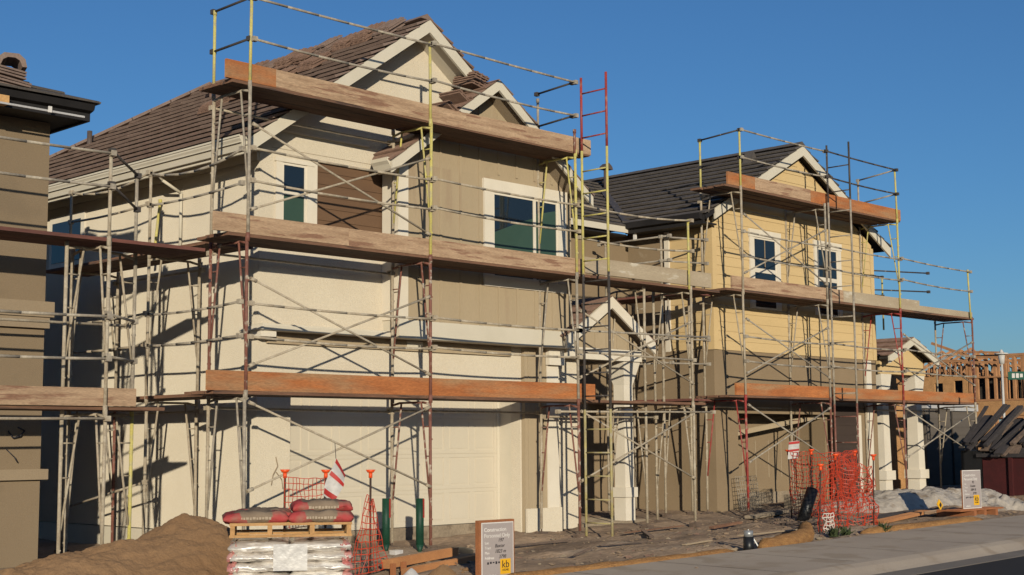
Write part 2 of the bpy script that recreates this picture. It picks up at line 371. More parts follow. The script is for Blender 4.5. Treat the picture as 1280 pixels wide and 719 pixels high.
# front wall: left pier, header, L2 field (openings left free)
fw = MB()
fw.box(X0, YF, .22, 11.66, YF + .2, 2.98)                       # left garage pier
fw.box(11.66, YF, 2.40, 16.12, YF + .2, 2.98)                   # header over the garage door
fw.box(16.12, YF, .0, 17.1, YF + .2, 2.98)
fw.box(X0, YF, 2.98, 12.05, YF + .2, 5.72)                      # upper wall left of the brown panel
fw.box(12.05, YF, 2.98, 13.45, YF + .2, 4.25)
fw.box(12.05, YF, 5.42, 13.45, YF + .2, 5.72)
fw.box(13.45, YF, 2.98, 16.9, YF + .2, 5.72)
fw.build('wall', 'cream_stucco', H1)
MB().prism([(X0, YF, 5.721), (16.9, YF, 5.721), (16.5, YF, 5.80), (RX, YF, RZ - .10), (X0, YF, 5.80)], (0, .2, 0)).build('gable_wall', 'cream_stucco', H1)
B(X0 - .006, YF - .006, .0, 11.655, YF + .19, .215).build('foundation', 'concrete', H1)
B(11.67, 16.02, .0, 16.3, 16.3, .24).build('foundation', 'concrete', H1)
B(11.66, YF + .05, -.05, 16.11, 16.015, .05).build('foundation', 'concrete', H1)
# jamb returns and garage door
B(11.60, YF + .201, .22, 11.66, 16.1, 2.5).build('jamb', 'cream_trim', H1); B(16.12, YF + .201, .0, 16.25, 16.1, 2.5).build('jamb', 'cream_trim', H1)
B(11.662, YF + .201, 2.40, 16.118, 16.1, 2.5).build('soffit', 'cream_trim', H1)
gd = MB()
gx0, gx1, gy = 11.72, 16.06, 16.05
gd.box(11.665, gy - .02, .25, gx0, gy + .03, 2.395).box(gx1, gy - .02, .25, 16.115, gy + .03, 2.395)
gd.build('door_frame', 'cream_trim', H1)
door = B(gx0, gy + .012, .25, gx1, gy + .05, 2.394).build('garage_door', 'garage_cream', H1)
pn = MB()
for r in range(4):
    za, zb = .25 + r * .536, .25 + (r + 1) * .536
    pn.box(gx0, gy + .001, za + .004, gx1, gy + .011, za + .055).box(gx0, gy + .001, zb - .055, gx1, gy + .011, zb - .004)
    for c in range(9):
        xx = gx0 + (gx1 - gx0) * c / 8; a = max(gx0, xx - .055); b = min(gx1, xx + .055)
        pn.box(a, gy + .001, za + .0555, b, gy + .011, zb - .0555)
    for c in range(8):
        xa = gx0 + (gx1 - gx0) * c / 8 + .085; xb = gx0 + (gx1 - gx0) * (c + 1) / 8 - .085
        pn.box(xa, gy + .004, za + .085, xb, gy + .0119, zb - .085)
pn.build('panel', 'garage_cream', door)
# belt / overhang between storeys
bl = MB().box(X0 - .12, 15.29, 2.985, 13.288, YF - .001, 3.05).box(X0 - .1, 15.33, 3.05, 13.288, YF - .001, 3.075)
bl.box(13.288, 15.22, 2.985, 17.02, YF - .001, 3.245)
bl.build('belt_trim', 'cream_trim', H1)
B(X0 - .12, 15.33, 2.90, X0 + .12, YF - .001, 2.982).box(X0 - .16, 15.27, 2.985, X0 - .121, YF + .2, 3.04).build('corbel', 'white_trim', H1)
B(X0 + .13, YF - .05, 2.83, 15.88, YF - .001, 2.983).build('frieze', 'tan_board', H1, 'tan strip under the belt')  # tan strip below the belt, slightly proud of the wall
B(13.7, YF - .07, 2.86, 14.0, YF - .051, 2.97).build('corbel', 'cream_trim', H1)  # lighter patch on the tan strip: a lit spot put in as cream
# brown lap panel between window and bump
bp = lap(MB(), 12.07, 13.43, 4.26, 5.41, YF + .05, .17)
bp.box(12.07, YF + .051, 4.26, 13.43, YF + .12, 5.42).build('lap_panel', 'brown_siding', H1, 'dark brown lap siding panel')
B(12.052, YF - .02, 4.26, 12.07, YF + .1, 5.42).box(12.05, YF - .02, 5.41, 13.44, YF + .1, 5.425).build('panel_trim', 'white_trim', H1)
window(H1, 11.46, 11.88, 4.30, 5.32, YF, tw=.10, split=4.90, lower='green_film', head=.06, sill=False)
B(11.985, YF - .03, 4.26, 12.05, YF - .001, 5.42).build('panel_trim', 'white_trim', H1)
# thin frieze on the gable and control joint
B(11.45, YF - .03, 5.745, 13.0, YF - .001, 5.77).build('frieze', 'white_trim', H1)
B(11.3, YF - .004, 5.50, 13.3, YF - .0005, 5.506).build('joint', 'taupe_trim', H1)
# bump-out with board and batten
BY, BX0, BX1 = 15.25, 13.29, 17.0
SX, SH, SS, SZ = 15.0, 2.12, .725, 5.44
SRZ = SZ + SS * SH
MB().box(BX0, BY, 3.246, BX1, YF - .002, 5.5509).build('wall', 'tan_board', H1)
MB().prism([(BX0, BY, 5.551), (BX1, BY, 5.551), (BX1, BY, 5.56), (SX, BY, SRZ - .12), (BX0, BY, 5.60)], (0, .25, 0)).build('gable_wall', 'tan_board', H1)
bt = MB(); x = BX0 + .42
while x < BX1 - .1:
    top = min(SRZ, SZ + SS * (SH - abs(x - SX))) - .16
    if 14.93 < x < 17.05:
        bt.box(x - .022, BY - .016, 3.25, x + .022, BY - .001, 4.0); bt.box(x - .022, BY - .016, 5.60, x + .022, BY - .001, top)
    else: bt.box(x - .022, BY - .016, 3.25, x + .022, BY - .001, top)
    x += .405
bt.build('batten', 'tan_board', H1)
B(BX0 - .02, BY - .028, 3.246, BX0 + .17, BY - .001, 5.52).box(BX0 - .022, BY - .027, 3.246, BX0 - .001, YF - .002, 5.5).build('corner_trim', 'white_trim', H1)
B(13.48, BY - .022, SZ + .78, 13.52, BY - .018, SZ + .8)
window(H1, 15.19, 16.66, 4.0, 5.32, BY, tw=.19, vsplit=16.12, head=.19, sill=False)
B(15.0, BY - .03, 3.86, 16.85, BY - .002, 3.998).build('sill', 'white_trim', H1)
fl = MB()
fl.prism([(15.23, BY - .015, 4.04), (16.085, BY - .015, 4.04), (16.085, BY - .015, 5.0), (15.85, BY - .015, 4.93), (15.5, BY - .015, 4.80), (15.23, BY - .015, 4.70)], (0, .0025, 0))
fl.prism([(16.155, BY - .015, 4.04), (16.62, BY - .015, 4.04), (16.62, BY - .015, 5.18), (16.155, BY - .015, 5.08)], (0, .0025, 0))
fl.build('protective_film', 'green_film', H1)
# main roof
courses((EX, 15.14, EZ), (EX, 25.6, EZ), (RX - EX, 0, RZ - EZ), 15, 'brown_tile', 'roof', H1, t=.085,
        clip=lambda f: (0, 1.0 - f * .46), jag=.025)
courses((2 * RX - EX, 15.7, EZ), (2 * RX - EX, 25.6, EZ), (EX - RX, 0, RZ - EZ), 15, 'brown_tile', 'roof', H1, t=.085, clip=lambda f: (0, 1 - f * .46), jag=.03)
XV, ZV = 14.86, RZ - SL * (14.86 - RX)
courses((XV, 15.14, ZV), (XV, 15.69, ZV), (RX - XV, 0, RZ - ZV), 5, 'orange_tile', 'roof', H1, t=.075, jag=.02)
slab([(EX, 15.16, EZ - .01), (EX, 25.6, EZ - .01), (RX, 20.8, RZ - .01), (RX, 15.16, RZ - .01)], .09, 'roof_deck', 'cream_trim', H1)
slab([(XV, 15.16, ZV - .01), (XV, 15.71, ZV - .01), (RX, 15.71, RZ - .01), (RX, 15.16, RZ - .01)], .09, 'roof_deck', 'cream_trim', H1)
slab([(2 * RX - EX, 15.72, EZ - .01), (2 * RX - EX, 25.6, EZ - .01), (RX, 20.8, RZ - .01), (RX, 15.72, RZ - .01)], .09, 'roof_deck', 'cream_trim', H1)
slab([(EX, 25.6, EZ - .01), (2 * RX - EX, 25.6, EZ - .01), (RX, 20.8, RZ - .01)], .09, 'roof_deck', 'brown_tile', H1)
rc = MB(); 
for i in range(15):
    y = 15.2 + i * .37
    rc.prism([(RX - .13, y, RZ + .02), (RX, y, RZ + .105), (RX + .13, y, RZ + .02)], (0, .40, -.004))
for i in range(16):                                              # hip caps
    f0, f1 = i / 16, (i + 1.06) / 16
    a = Vector((RX, 20.8, RZ + .06)).lerp(Vector((EX, 25.6, EZ + .06)), f0); b = Vector((RX, 20.8, RZ + .06)).lerp(Vector((EX, 25.6, EZ + .06)), f1)
    rc.bar(a, b, .24, .05)
rc.build('ridge_cap', 'brown_tile', H1)
def rake(mb, xa, za, xb, zb, y0, y1, w):           # board below the roof line, in an xz plane
    mb.prism([(xa, y0, za), (xb, y0, zb), (xb, y0, zb - w), (xa, y0, za - w)], (0, y1 - y0, 0))
rk = MB(); rake(rk, EX - .02, EZ - .015, RX, RZ + .0, 15.14, 15.18, .19); rake(rk, RX, RZ + .0, XV, ZV, 15.14, 15.18, .19)
rk.build('rake_board', 'cream_trim', H1)
rk = MB(); rake(rk, EX + .1, EZ - .03, RX, RZ - .11, 15.182, YF - .002, .02); rake(rk, RX, RZ - .11, XV, ZV - .11, 15.182, YF - .002, .02)
rk.build('soffit', 'cream_trim', H1)
B(X0 - .03, YF + .02, EZ - .17, X0 - .001, 25.5, EZ - .0605).build('frieze', 'cream_trim', H1)
B(EX + .02, YF - .1, EZ - .06, X0 - .002, 25.5, EZ - .03).build('soffit', 'cream_trim', H1)
gut = MB()
gut.prism([(EX - .02, 15.19, EZ - .16), (EX - .07, 15.19, EZ - .16), (EX - .10, 15.19, EZ - .06), (EX - .13, 15.19, EZ - .02), (EX - .13, 15.19, EZ + .02), (EX - .02, 15.19, EZ + .02)], (0, 10.4, 0))
gut.box(EX - .145, 15.185, EZ + .005, EX - .131, 25.6, EZ + .03).box(EX - .125, 15.185, EZ - .075, EX - .105, 25.6, EZ - .06)
gut.build('gutter', 'cream_trim', H1)
B(EX - .019, 15.19, EZ - .2, EX + .02, 25.6, EZ - .035).build('fascia', 'cream_trim', H1)
ds = MB().path([(EX - .05, 17.4, EZ - .1), (EX + .1, 17.4, EZ - .25), (X0 - .06, 17.4, EZ - .4)], .022).tube((X0 - .06, 17.4, EZ - .38), (X0 - .06, 17.4, 4.3), .022)
ds.build('downspout', 'cream_trim', H1)
sw = MB().box(X0 - .03, 20.2, 4.3, X0 - .001, 21.3, 5.15).build('window', 'white_trim', H1); B(X0 - .04, 20.3, 4.4, X0 - .031, 21.2, 5.05).build('pane', 'window_glass', sw)
vt = MB().box(12.95, 19.35, 7.0, 13.15, 19.6, 7.36).prism([(12.88, 19.28, 7.36), (13.22, 19.28, 7.36), (13.15, 19.28, 7.43), (12.95, 19.28, 7.43)], (0, .4, 0)); vt.build('roof_vent', 'orange_tile', H1)
MB().tube((12.35, 22.4, 6.5), (12.35, 22.4, 6.98), .045, 10).build('vent_pipe', 'silver_vent', H1)
# small gable over the bump
for sgn in (1, -1):
    pa = (SX - sgn * SH, 14.88, SZ)
    courses(pa, (SX - sgn * SH, 17.3 if sgn < 0 else 15.6, SZ), (sgn * SH, 0, SRZ - SZ), 8, 'orange_tile' if sgn > 0 else 'brown_tile', 'roof', H1, t=.055, jag=.02, clip=(lambda f: (0, .58 if f < .12 else 1)) if sgn > 0 else None)
    slab([(SX - sgn * SH, 14.90, SZ - .01)] + ([(SX - SH, 15.30, SZ - .01), (SX - SH + .32, 15.30, SZ - .01 + .32 * SS), (SX - SH + .32, 15.65, SZ - .01 + .32 * SS)] if sgn > 0 else [(SX + SH, 17.3, SZ - .01)]) + [ (SX, 15.65 if sgn > 0 else 17.3, SRZ - .01), (SX, 14.90, SRZ - .01)], .08, 'roof_deck', 'cream_trim', H1)
rk = MB(); rake(rk, SX - SH - .02, SZ - .01, SX, SRZ, 14.88, 14.92, .16); rake(rk, SX, SRZ, SX + SH + .02, SZ - .01, 14.88, 14.92, .16)
rk.build('rake_board', 'cream_trim', H1)
rk = MB(); rake(rk, SX - SH + .1, SZ - .02, SX, SRZ - .1, 14.922, BY - .002, .02); rake(rk, SX, SRZ - .1, SX + SH - .1, SZ - .02, 14.922, BY - .002, .02)
rk.build('soffit', 'taupe_trim', H1)
gp = [(12.92, SZ - .14), (12.85, SZ - .13), (12.80, SZ - .04), (12.76, SZ - .0), (12.76, SZ + .05), (12.92, SZ + .05)]
MB().prism([(a + .05, 14.94, b) for a, b in gp], (0, .36, 0)).build('gutter', 'cream_trim', H1)
# board-and-batten pier right of the garage
B(16.15, 15.50, .1, 16.65, YF - .001, 2.983).build('pier', 'tan_board', H1)
bt = MB()
for x in (16.23, 16.40, 16.57): bt.box(x - .012, 15.488, .45, x + .012, 15.499, 2.98)
bt.build('batten', 'tan_board', H1)
B(16.651, 15.485, .1, 16.92, YF - .001, 2.983).build('corner_trim', 'white_trim', H1)
B(16.13, 15.44, .02, 16.93, 15.484, .46).build('base_block', 'cream_stucco', H1)
B(16.62, 15.40, 2.72, 16.98, 15.484, 2.98).build('capital', 'white_trim', H1)
# entry return wall, porch
B(17.101, YF, .1, 17.52, YF + .2, 3.3).build('wall', 'cream_stucco', H1)
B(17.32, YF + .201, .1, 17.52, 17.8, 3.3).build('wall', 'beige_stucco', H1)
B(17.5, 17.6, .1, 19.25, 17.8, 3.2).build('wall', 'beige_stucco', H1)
B(17.66, 17.54, .2, 18.55, 17.598, 2.25).build('door', 'door_brown', H1)
B(17.45, 15.45, -.1, 19.2, 17.6, .17).build('porch_floor', 'concrete', H1)
pc = MB()
cx, cy = 18.70, 15.62
pc.box(cx - .125, cy - .125, .17, cx + .125, cy + .125, .56).box(cx - .115, cy - .115, .725, cx + .115, cy + .115, 2.45)
pc.build('porch_column', 'white_trim', H1)
B(cx - .16, cy - .16, .561, cx + .16, cy + .16, .724).build('column_base', 'white_trim', H1)
MB().hexa([(cx - .116, cy - .116, 2.45), (cx + .116, cy - .116, 2.45), (cx + .116, cy + .116, 2.45), (cx - .116, cy + .116, 2.45),
           (cx - .24, cy - .22, 2.84), (cx + .2, cy - .22, 2.84), (cx + .2, cy + .22, 2.84), (cx - .24, cy + .22, 2.84)]).build('capital', 'white_trim', H1)
B(17.0, 15.36, 2.842, 18.9, 15.56, 3.03).box(18.64, 15.561, 2.842, 18.9, 17.59, 3.03).build('porch_beam', 'white_trim', H1)
PXc, PZ, PHf, PS = 17.84, 3.16, 1.12, .64
MB().prism([(PXc - .85, 15.37, 3.032), (PXc + .95, 15.37, 3.032), (PXc + .95, 15.37, 3.16), (PXc, 15.37, PZ + PS * PHf - .10), (PXc - .85, 15.37, 3.2)], (0, .2, 0)).build('porch_pediment', 'tan_board', H1)
bt = MB()
for k in range(6):
    x = PXc - .70 + k * .28; bt.box(x - .012, 15.358, 3.04, x + .012, 15.369, PZ + PS * (PHf - abs(x - PXc)) - .22)
bt.build('batten', 'tan_board', H1)
rk = MB(); rake(rk, PXc - PHf, PZ, PXc, PZ + PS * PHf, 15.10, 15.14, .19); rake(rk, PXc, PZ + PS * PHf, PXc + PHf, PZ, 15.10, 15.14, .19); rk.build('rake_board', 'white_trim', H1)
for sgn in (1, -1):
    slab([(PXc - sgn * PHf, 15.14, PZ - .01), (PXc - sgn * PHf, 17.6, PZ - .01), (PXc, 17.6, PZ + PS * PHf - .01), (PXc, 15.14, PZ + PS * PHf - .01)], .06, 'roof_deck', 'taupe_trim', H1)
    courses((PXc - sgn * PHf, 15.12, PZ), (PXc - sgn * PHf, 17.6, PZ), (sgn * PHf, 0, PS * PHf), 5, 'orange_tile', 'roof', H1, t=.05, jag=.03)
MB().path([(11.42, YF - .01, 1.32), (11.44, YF - .03, 1.2), (11.36, YF - .035, 1.08), (11.34, YF - .03, .95)], .007).path([(11.42, YF - .02, 1.12), (11.50, YF - .04, 1.02), (11.52, YF - .04, .9)], .006).build('wire', 'taupe_trim', H1)

# ================================================================== yellow house
H2 = thing('house', (21.84, 16.0, .17), 'pale yellow lap-sided house with dark tile roof behind the farther scaffold', 'house')
Y2, XA2, XB2 = 16.0, 21.84, 27.75
# side wall
B(XA2, Y2 + .2, .15, XA2 + .2, 18.1, 3.22).build('wall', 'beige_stucco', H2)
m_ = lap_x(MB(), Y2 + .16, 17.02, 3.221, 5.6, XA2 + .03); m_.box(XA2 + .031, Y2 + .16, 3.221, XA2 + .2, 17.02, 5.65); m_.build('wall', 'yellow_siding', H2)
B(XA2 - .02, 17.021, 3.221, XA2 + .2, 17.13, 5.65).build('corner_trim', 'white_trim', H2)
B(XA2 + .04, 17.131, 3.221, XA2 + .2, 18.1, 5.65).build('wall', 'beige_stucco', H2)
B(XA2 - .012, Y2 - .012, 3.20, XA2 + .001, 18.1, 3.235).build('belt_trim', 'beige_stucco', H2)
# wing wall facing the street at the back
B(18.9, 18.1, .12, XA2 + .05, 18.3, 5.62).build('wall', 'beige_stucco', H2)
# front wall
fw = MB(); fw.box(XA2, Y2, .15, 22.56, Y2 + .2, 3.22).box(22.56, Y2, 2.02, 25.95, Y2 + .2, 3.22).box(25.95, Y2, 2.02, XB2, Y2 + .2, 3.22).box(27.0, Y2, .15, XB2, Y2 + .2, 2.02)
fw.build('wall', 'beige_stucco', H2)
m_ = MB()
for (a, b, za, zb) in ((XA2 + .12, 23.05, 3.221, 5.68), (23.05, 24.10, 3.221, 4.0), (24.10, 25.38, 3.221, 5.68), (25.38, 26.40, 3.221, 4.0), (26.40, XB2 - .12, 3.221, 5.68), (23.05, 24.10, 5.60, 5.68), (25.38, 26.40, 5.60, 5.68)):
    lap(m_, a, b, za, zb, Y2 - .002)
m_.box(XA2 + .12, Y2 - .001, 3.221, XB2 - .12, Y2 + .15, 5.68).build('wall', 'yellow_siding', H2)
B(XA2 - .02, Y2 - .03, 3.221, XA2 + .118, Y2 + .158, 5.68).build('corner_trim', 'yellow_siding', H2); B(XB2 - .118, Y2 - .03, 3.221, XB2 + .02, Y2 + .15, 5.68).build('corner_trim', 'yellow_siding', H2)
for (a, b) in ((23.18, 23.97), (25.50, 26.27)):
    w = window(H2, a, b, 4.08, 5.50, Y2 - .012, tw=.13, split=4.86, head=.15, sill=False)
    MB().box((a + b) / 2 - .01, Y2 - .033, 4.89, (a + b) / 2 + .01, Y2 - .026, 5.46).build('muntin', 'taupe_trim', w)
    MB().box(a + .036, Y2 - .034, 4.80, b - .036, Y2 - .027, 4.84).box(a + .036, Y2 - .034, 4.60, b - .036, Y2 - .027, 4.66).build('blind_rail', 'white_trim', w)
B(25.80, Y2 - .032, 4.96, 25.86, Y2 - .027, 5.02).build('sticker', 'red_strip', H2)
# gable and roof
E2X, E2Z, R2X, S2 = 21.36, 5.72, 24.75, .53
R2Z = E2Z + S2 * (R2X - E2X)
lg = lap_gable(MB(), R2X, 2.93, 5.681, S2 - .02, Y2 - .002); lg.build('gable_wall', 'yellow_siding', H2)
MB().prism([(XA2 + .02, Y2 - .001, 5.681), (XB2 - .02, Y2 - .001, 5.681), (XB2 - .02, Y2 - .001, 5.75), (R2X, Y2 - .001, R2Z - .12), (XA2 + .02, Y2 - .001, 5.75)], (0, .18, 0)).build('gable_wall', 'yellow_siding', H2)
courses((E2X, 15.76, E2Z), (E2X, 21.6, E2Z), (R2X - E2X, 0, R2Z - E2Z), 13, 'dark_tile', 'roof', H2, t=.075, jag=.02)
courses((2 * R2X - E2X, 15.76, E2Z), (2 * R2X - E2X, 21.6, E2Z), (E2X - R2X, 0, R2Z - E2Z), 13, 'dark_tile', 'roof', H2, t=.075, jag=.03)
slab([(E2X, 15.78, E2Z - .01), (E2X, 21.6, E2Z - .01), (R2X, 21.6, R2Z - .01), (R2X, 15.78, R2Z - .01)], .08, 'roof_deck', 'black_fascia', H2)
slab([(2 * R2X - E2X, 15.78, E2Z - .01), (2 * R2X - E2X, 21.6, E2Z - .01), (R2X, 21.6, R2Z - .01), (R2X, 15.78, R2Z - .01)], .08, 'roof_deck', 'black_fascia', H2)
rc = MB()
for i in range(17):
    y = 15.78 + i * .36; rc.prism([(R2X - .13, y, R2Z + .02), (R2X, y, R2Z + .10), (R2X + .13, y, R2Z + .02)], (0, .4, -.004))
rc.build('ridge_cap', 'dark_tile', H2)
rk = MB(); rake(rk, E2X + .30, E2Z + .30 * S2 - .01, R2X, R2Z, 15.76, 15.80, .2); rake(rk, R2X, R2Z, 2 * R2X - E2X + .02, E2Z - .01, 15.76, 15.80, .2); rk.build('rake_board', 'cream_trim', H2)
B(E2X - .03, 15.8, E2Z - .17, E2X + .01, 17.7, E2Z + .0).build('fascia', 'black_fascia', H2)
B(E2X + .012, 15.85, E2Z - .15, XA2 - .025, 17.7, E2Z - .12).build('soffit', 'black_fascia', H2)
MB().prism([(E2X - .03, 15.82, E2Z - .10), (E2X - .12, 15.82, E2Z - .08), (E2X - .14, 15.82, E2Z + .03), (E2X - .03, 15.82, E2Z + .03)], (0, 1.88, 0)).build('gutter', 'black_fascia', H2)
# wing roof
courses((18.4, 17.66, 5.66), (E2X + .2, 17.66, 5.66), (0, 3.6, 3.6 * .5), 13, 'dark_tile', 'roof', H2, t=.075, clip=lambda f: (0, 1 + f * .95), jag=.0)
B(18.4, 17.62, 5.56, 21.32, 17.66, 5.68).build('fascia', 'cream_trim', H2)
B(18.4, 17.662, 5.50, 21.32, 18.098, 5.53).build('soffit', 'black_fascia', H2)
MB().bar((21.4, 17.72, 5.80), (23.6, 20.2, 7.03), .16, .03).build('valley_flashing', 'steel_dark', H2)
B(21.40, 17.5, 5.42, 21.44, 17.56, 5.56).build('drop_elbow', 'sign_white', H2)
for (x, y, h) in ((24.0, 20.45, .7),): 
    MB().tube((x, y, 6.9), (x, y, 6.9 + h), .055, 12).prism([(x - .13, y - .1, 6.88 + h), (x + .13, y - .1, 6.88 + h), (x + .10, y - .1, 6.95 + h), (x, y - .1, 7.02 + h), (x - .10, y - .1, 6.95 + h)], (0, .2, 0)).build('vent_pipe', 'silver_vent', H2)
MB().prism([(24.05, 16.6, 7.15), (24.35, 16.6, 7.25), (24.2, 16.6, 7.45)], (0, .22, 0)).build('roof_vent', 'dark_tile', H2)
# garage recess
B(22.5, Y2 + .201, .17, 22.56, 16.95, 2.2).build('jamb', 'beige_stucco', H2); B(25.95, Y2 + .201, .17, 26.05, 16.95, 2.2).build('jamb', 'beige_stucco', H2)
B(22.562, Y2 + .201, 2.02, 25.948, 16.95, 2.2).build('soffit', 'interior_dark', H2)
gd2 = B(22.562, 16.82, .45, 25.948, 16.95, 2.019).build('garage_door', 'beige_stucco', H2)
pn = MB()
for k in range(7): pn.box(22.9 + k * .46, 16.808, .75, 22.93 + k * .46, 16.819, 1.5)
pn.build('panel', 'taupe_trim', gd2)
B(22.562, Y2 + .1, -.1, 25.948, 16.819, .2).box(22.562, 16.79, .2, 25.948, 16.819, .45).build('foundation', 'concrete', H2)
MB().bar((22.58, 16.3, 1.60), (25.93, 16.3, 2.0), .10, .09).build('brace_board', 'tan_board', H2)
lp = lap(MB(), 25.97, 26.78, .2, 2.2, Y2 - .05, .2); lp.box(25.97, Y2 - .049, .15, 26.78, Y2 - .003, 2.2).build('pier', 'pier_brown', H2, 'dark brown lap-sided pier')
B(26.79, Y2 - .06, .15, 26.98, Y2 - .002, 2.019).build('corner_trim', 'white_trim', H2)
B(27.3, Y2 - .04, .15, 27.5, Y2 - .002, 3.2).build('corner_trim', 'white_trim', H2)
# porch on the right
PX2, PY2 = 29.1, 16.1
B(27.76, 17.3, .15, 31.3, 17.45, 3.3).build('wall', 'osb', H2)
dk = MB()
for k in range(16): dk.box(28.55 + k * .085, 17.2, .5, 28.58 + k * .085, 17.299, 1.95)
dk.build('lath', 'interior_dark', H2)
B(27.8, PY2 - .1, -.1, 31.2, 17.3, .2).build('porch_floor', 'concrete', H2)
for cx in (28.35, 29.85):
    c = MB(); c.hexa([(cx - .15, PY2, .2), (cx + .15, PY2, .2), (cx + .15, PY2 + .3, .2), (cx - .15, PY2 + .3, .2), (cx - .12, PY2 + .03, 2.3), (cx + .12, PY2 + .03, 2.3), (cx + .12, PY2 + .27, 2.3), (cx - .12, PY2 + .27, 2.3)])
    c.hexa([(cx - .12, PY2 + .03, 2.301), (cx + .12, PY2 + .03, 2.301), (cx + .12, PY2 + .27, 2.301), (cx - .12, PY2 + .27, 2.301), (cx - .23, PY2 - .01, 2.95), (cx + .23, PY2 - .01, 2.95), (cx + .23, PY2 + .31, 2.95), (cx - .23, PY2 + .31, 2.95)])
    c.build('porch_column', 'white_trim', H2)
    B(cx - .2, PY2 - .05, .62, cx + .2, PY2 + .35, .82).build('column_base', 'white_trim', H2)
B(28.05, PY2 - .02, 2.951, 30.1, PY2 + .3, 3.1).build('porch_beam', 'yellow_siding', H2)
MB().prism([(PX2 - 1.0, PY2, 3.101), (PX2 + .95, PY2, 3.101), (PX2 + .95, PY2, 3.33), (PX2, PY2, 3.66), (PX2 - 1.0, PY2, 3.33)], (0, .2, 0)).build('porch_pediment', 'yellow_siding', H2)
rk = MB(); rake(rk, PX2 - 1.12, 3.32, PX2, 3.78, PY2 - .32, PY2 - .28, .16); rake(rk, PX2, 3.78, PX2 + 1.12, 3.32, PY2 - .32, PY2 - .28, .17); rk.build('rake_board', 'cream_trim', H2)
for sgn in (1, -1):
    slab([(PX2 - sgn * 1.12, PY2 - .28, 3.31), (PX2 - sgn * 1.12, 17.6, 3.31), (PX2, 17.6, 3.77), (PX2, PY2 - .28, 3.77)], .05, 'roof_deck', 'interior_dark', H2)
    courses((PX2 - sgn * 1.12, PY2 - .31, 3.32), (PX2 - sgn * 1.12, 17.6, 3.32), (sgn * 1.12, 0, .46), 4, 'orange_tile', 'roof', H2, t=.05, jag=.02)

# ================================================================== left house
H0 = thing('house', (8.03, 15.5, 0), 'taupe stucco house cut off at the left edge, with black eaves', 'house')
B(2.5, 15.5, .05, 8.03, 24, 5.30).build('wall', 'taupe_stucco', H0)
bt = B(2.5, 15.40, 2.98, 8.10, 15.499, 3.16).box(8.031, 15.401, 2.98, 8.10, 17, 3.16); bt.build('belt_trim', 'taupe_trim', H0)
B(2.5, 15.43, 2.85, 8.06, 15.499, 2.979).box(8.031, 15.431, 2.85, 8.06, 17, 2.979).build('belt_trim', 'taupe_trim', H0)
B(2.5, 15.42, 1.10, 8.09, 15.499, 1.22).box(8.031, 15.421, 1.10, 8.09, 17, 1.22).build('belt_trim', 'taupe_trim', H0)
B(2.5, 15.49, -.2, 8.035, 15.6, .12).build('foundation', 'concrete', H0)
B(2.0, 15.02, 5.30, 8.24, 24, 5.34).build('soffit', 'black_fascia', H0)
fs = MB().prism([(2, 15.0, 5.28), (2, 15.0, 5.37), (2, 14.92, 5.39), (2, 14.88, 5.46), (2, 15.02, 5.46), (2, 15.02, 5.28)], (6.27, 0, 0))
fs.box(8.24, 15.02, 5.28, 8.28, 24, 5.455); fs.build('fascia', 'black_fascia', H0)
courses((1.9, 14.90, 5.47), (8.31, 14.90, 5.47), (0, 3.0, 1.2), 10, 'dark_tile', 'roof', H0, t=.05, clip=lambda f: (f * .45, 1 - f * .45), jag=0)
courses((8.31, 14.90, 5.47), (8.31, 24, 5.47), (-3.0, 0, 1.2), 10, 'dark_tile', 'roof', H0, t=.05, clip=lambda f: (f * .33, 1), jag=0)
slab([(1.9, 14.92, 5.46), (8.29, 14.92, 5.46), (5.4, 17.8, 6.6), (4.9, 17.8, 6.6)], .06, 'roof_deck', 'black_fascia', H0)
B(6.4, 14.86, 5.28, 7.20, 14.99, 5.38).build('nailer', 'pine', H0)
MB().bar((7.0, 14.86, 5.285), (8.12, 14.86, 5.285), .02, .022).build('drip_edge', 'pale_band', H0); B(7.66, 14.83, 5.265, 7.70, 14.85, 5.335).build('bracket', 'sign_white', H0)

# ================================================================== far houses and right-hand background
GL = thing('outbuilding', (31.6, 17.0, .2), 'low dark grey lap-sided outbuilding right of the farther porch', 'outbuilding')
m_ = lap(MB(), 31.7, 32.95, .2, 2.25, 16.98, .2); m_.box(31.7, 16.981, .1, 32.95, 20, 2.25); m_.build('wall', 'grey_siding', GL)
m_ = lap(MB(), 33.08, 34.3, .2, 2.2, 16.98, .2); m_.box(33.08, 16.981, .1, 34.3, 20, 2.2); m_.build('wall', 'grey_siding', GL)
B(32.951, 17.0, .1, 33.079, 17.2, 2.2).build('post', 'black_fascia', GL)
B(31.65, 16.9, 2.251, 32.96, 20.1, 2.42).box(33.06, 16.9, 2.201, 34.32, 20.1, 2.38).build('roof', 'pale_band', GL)

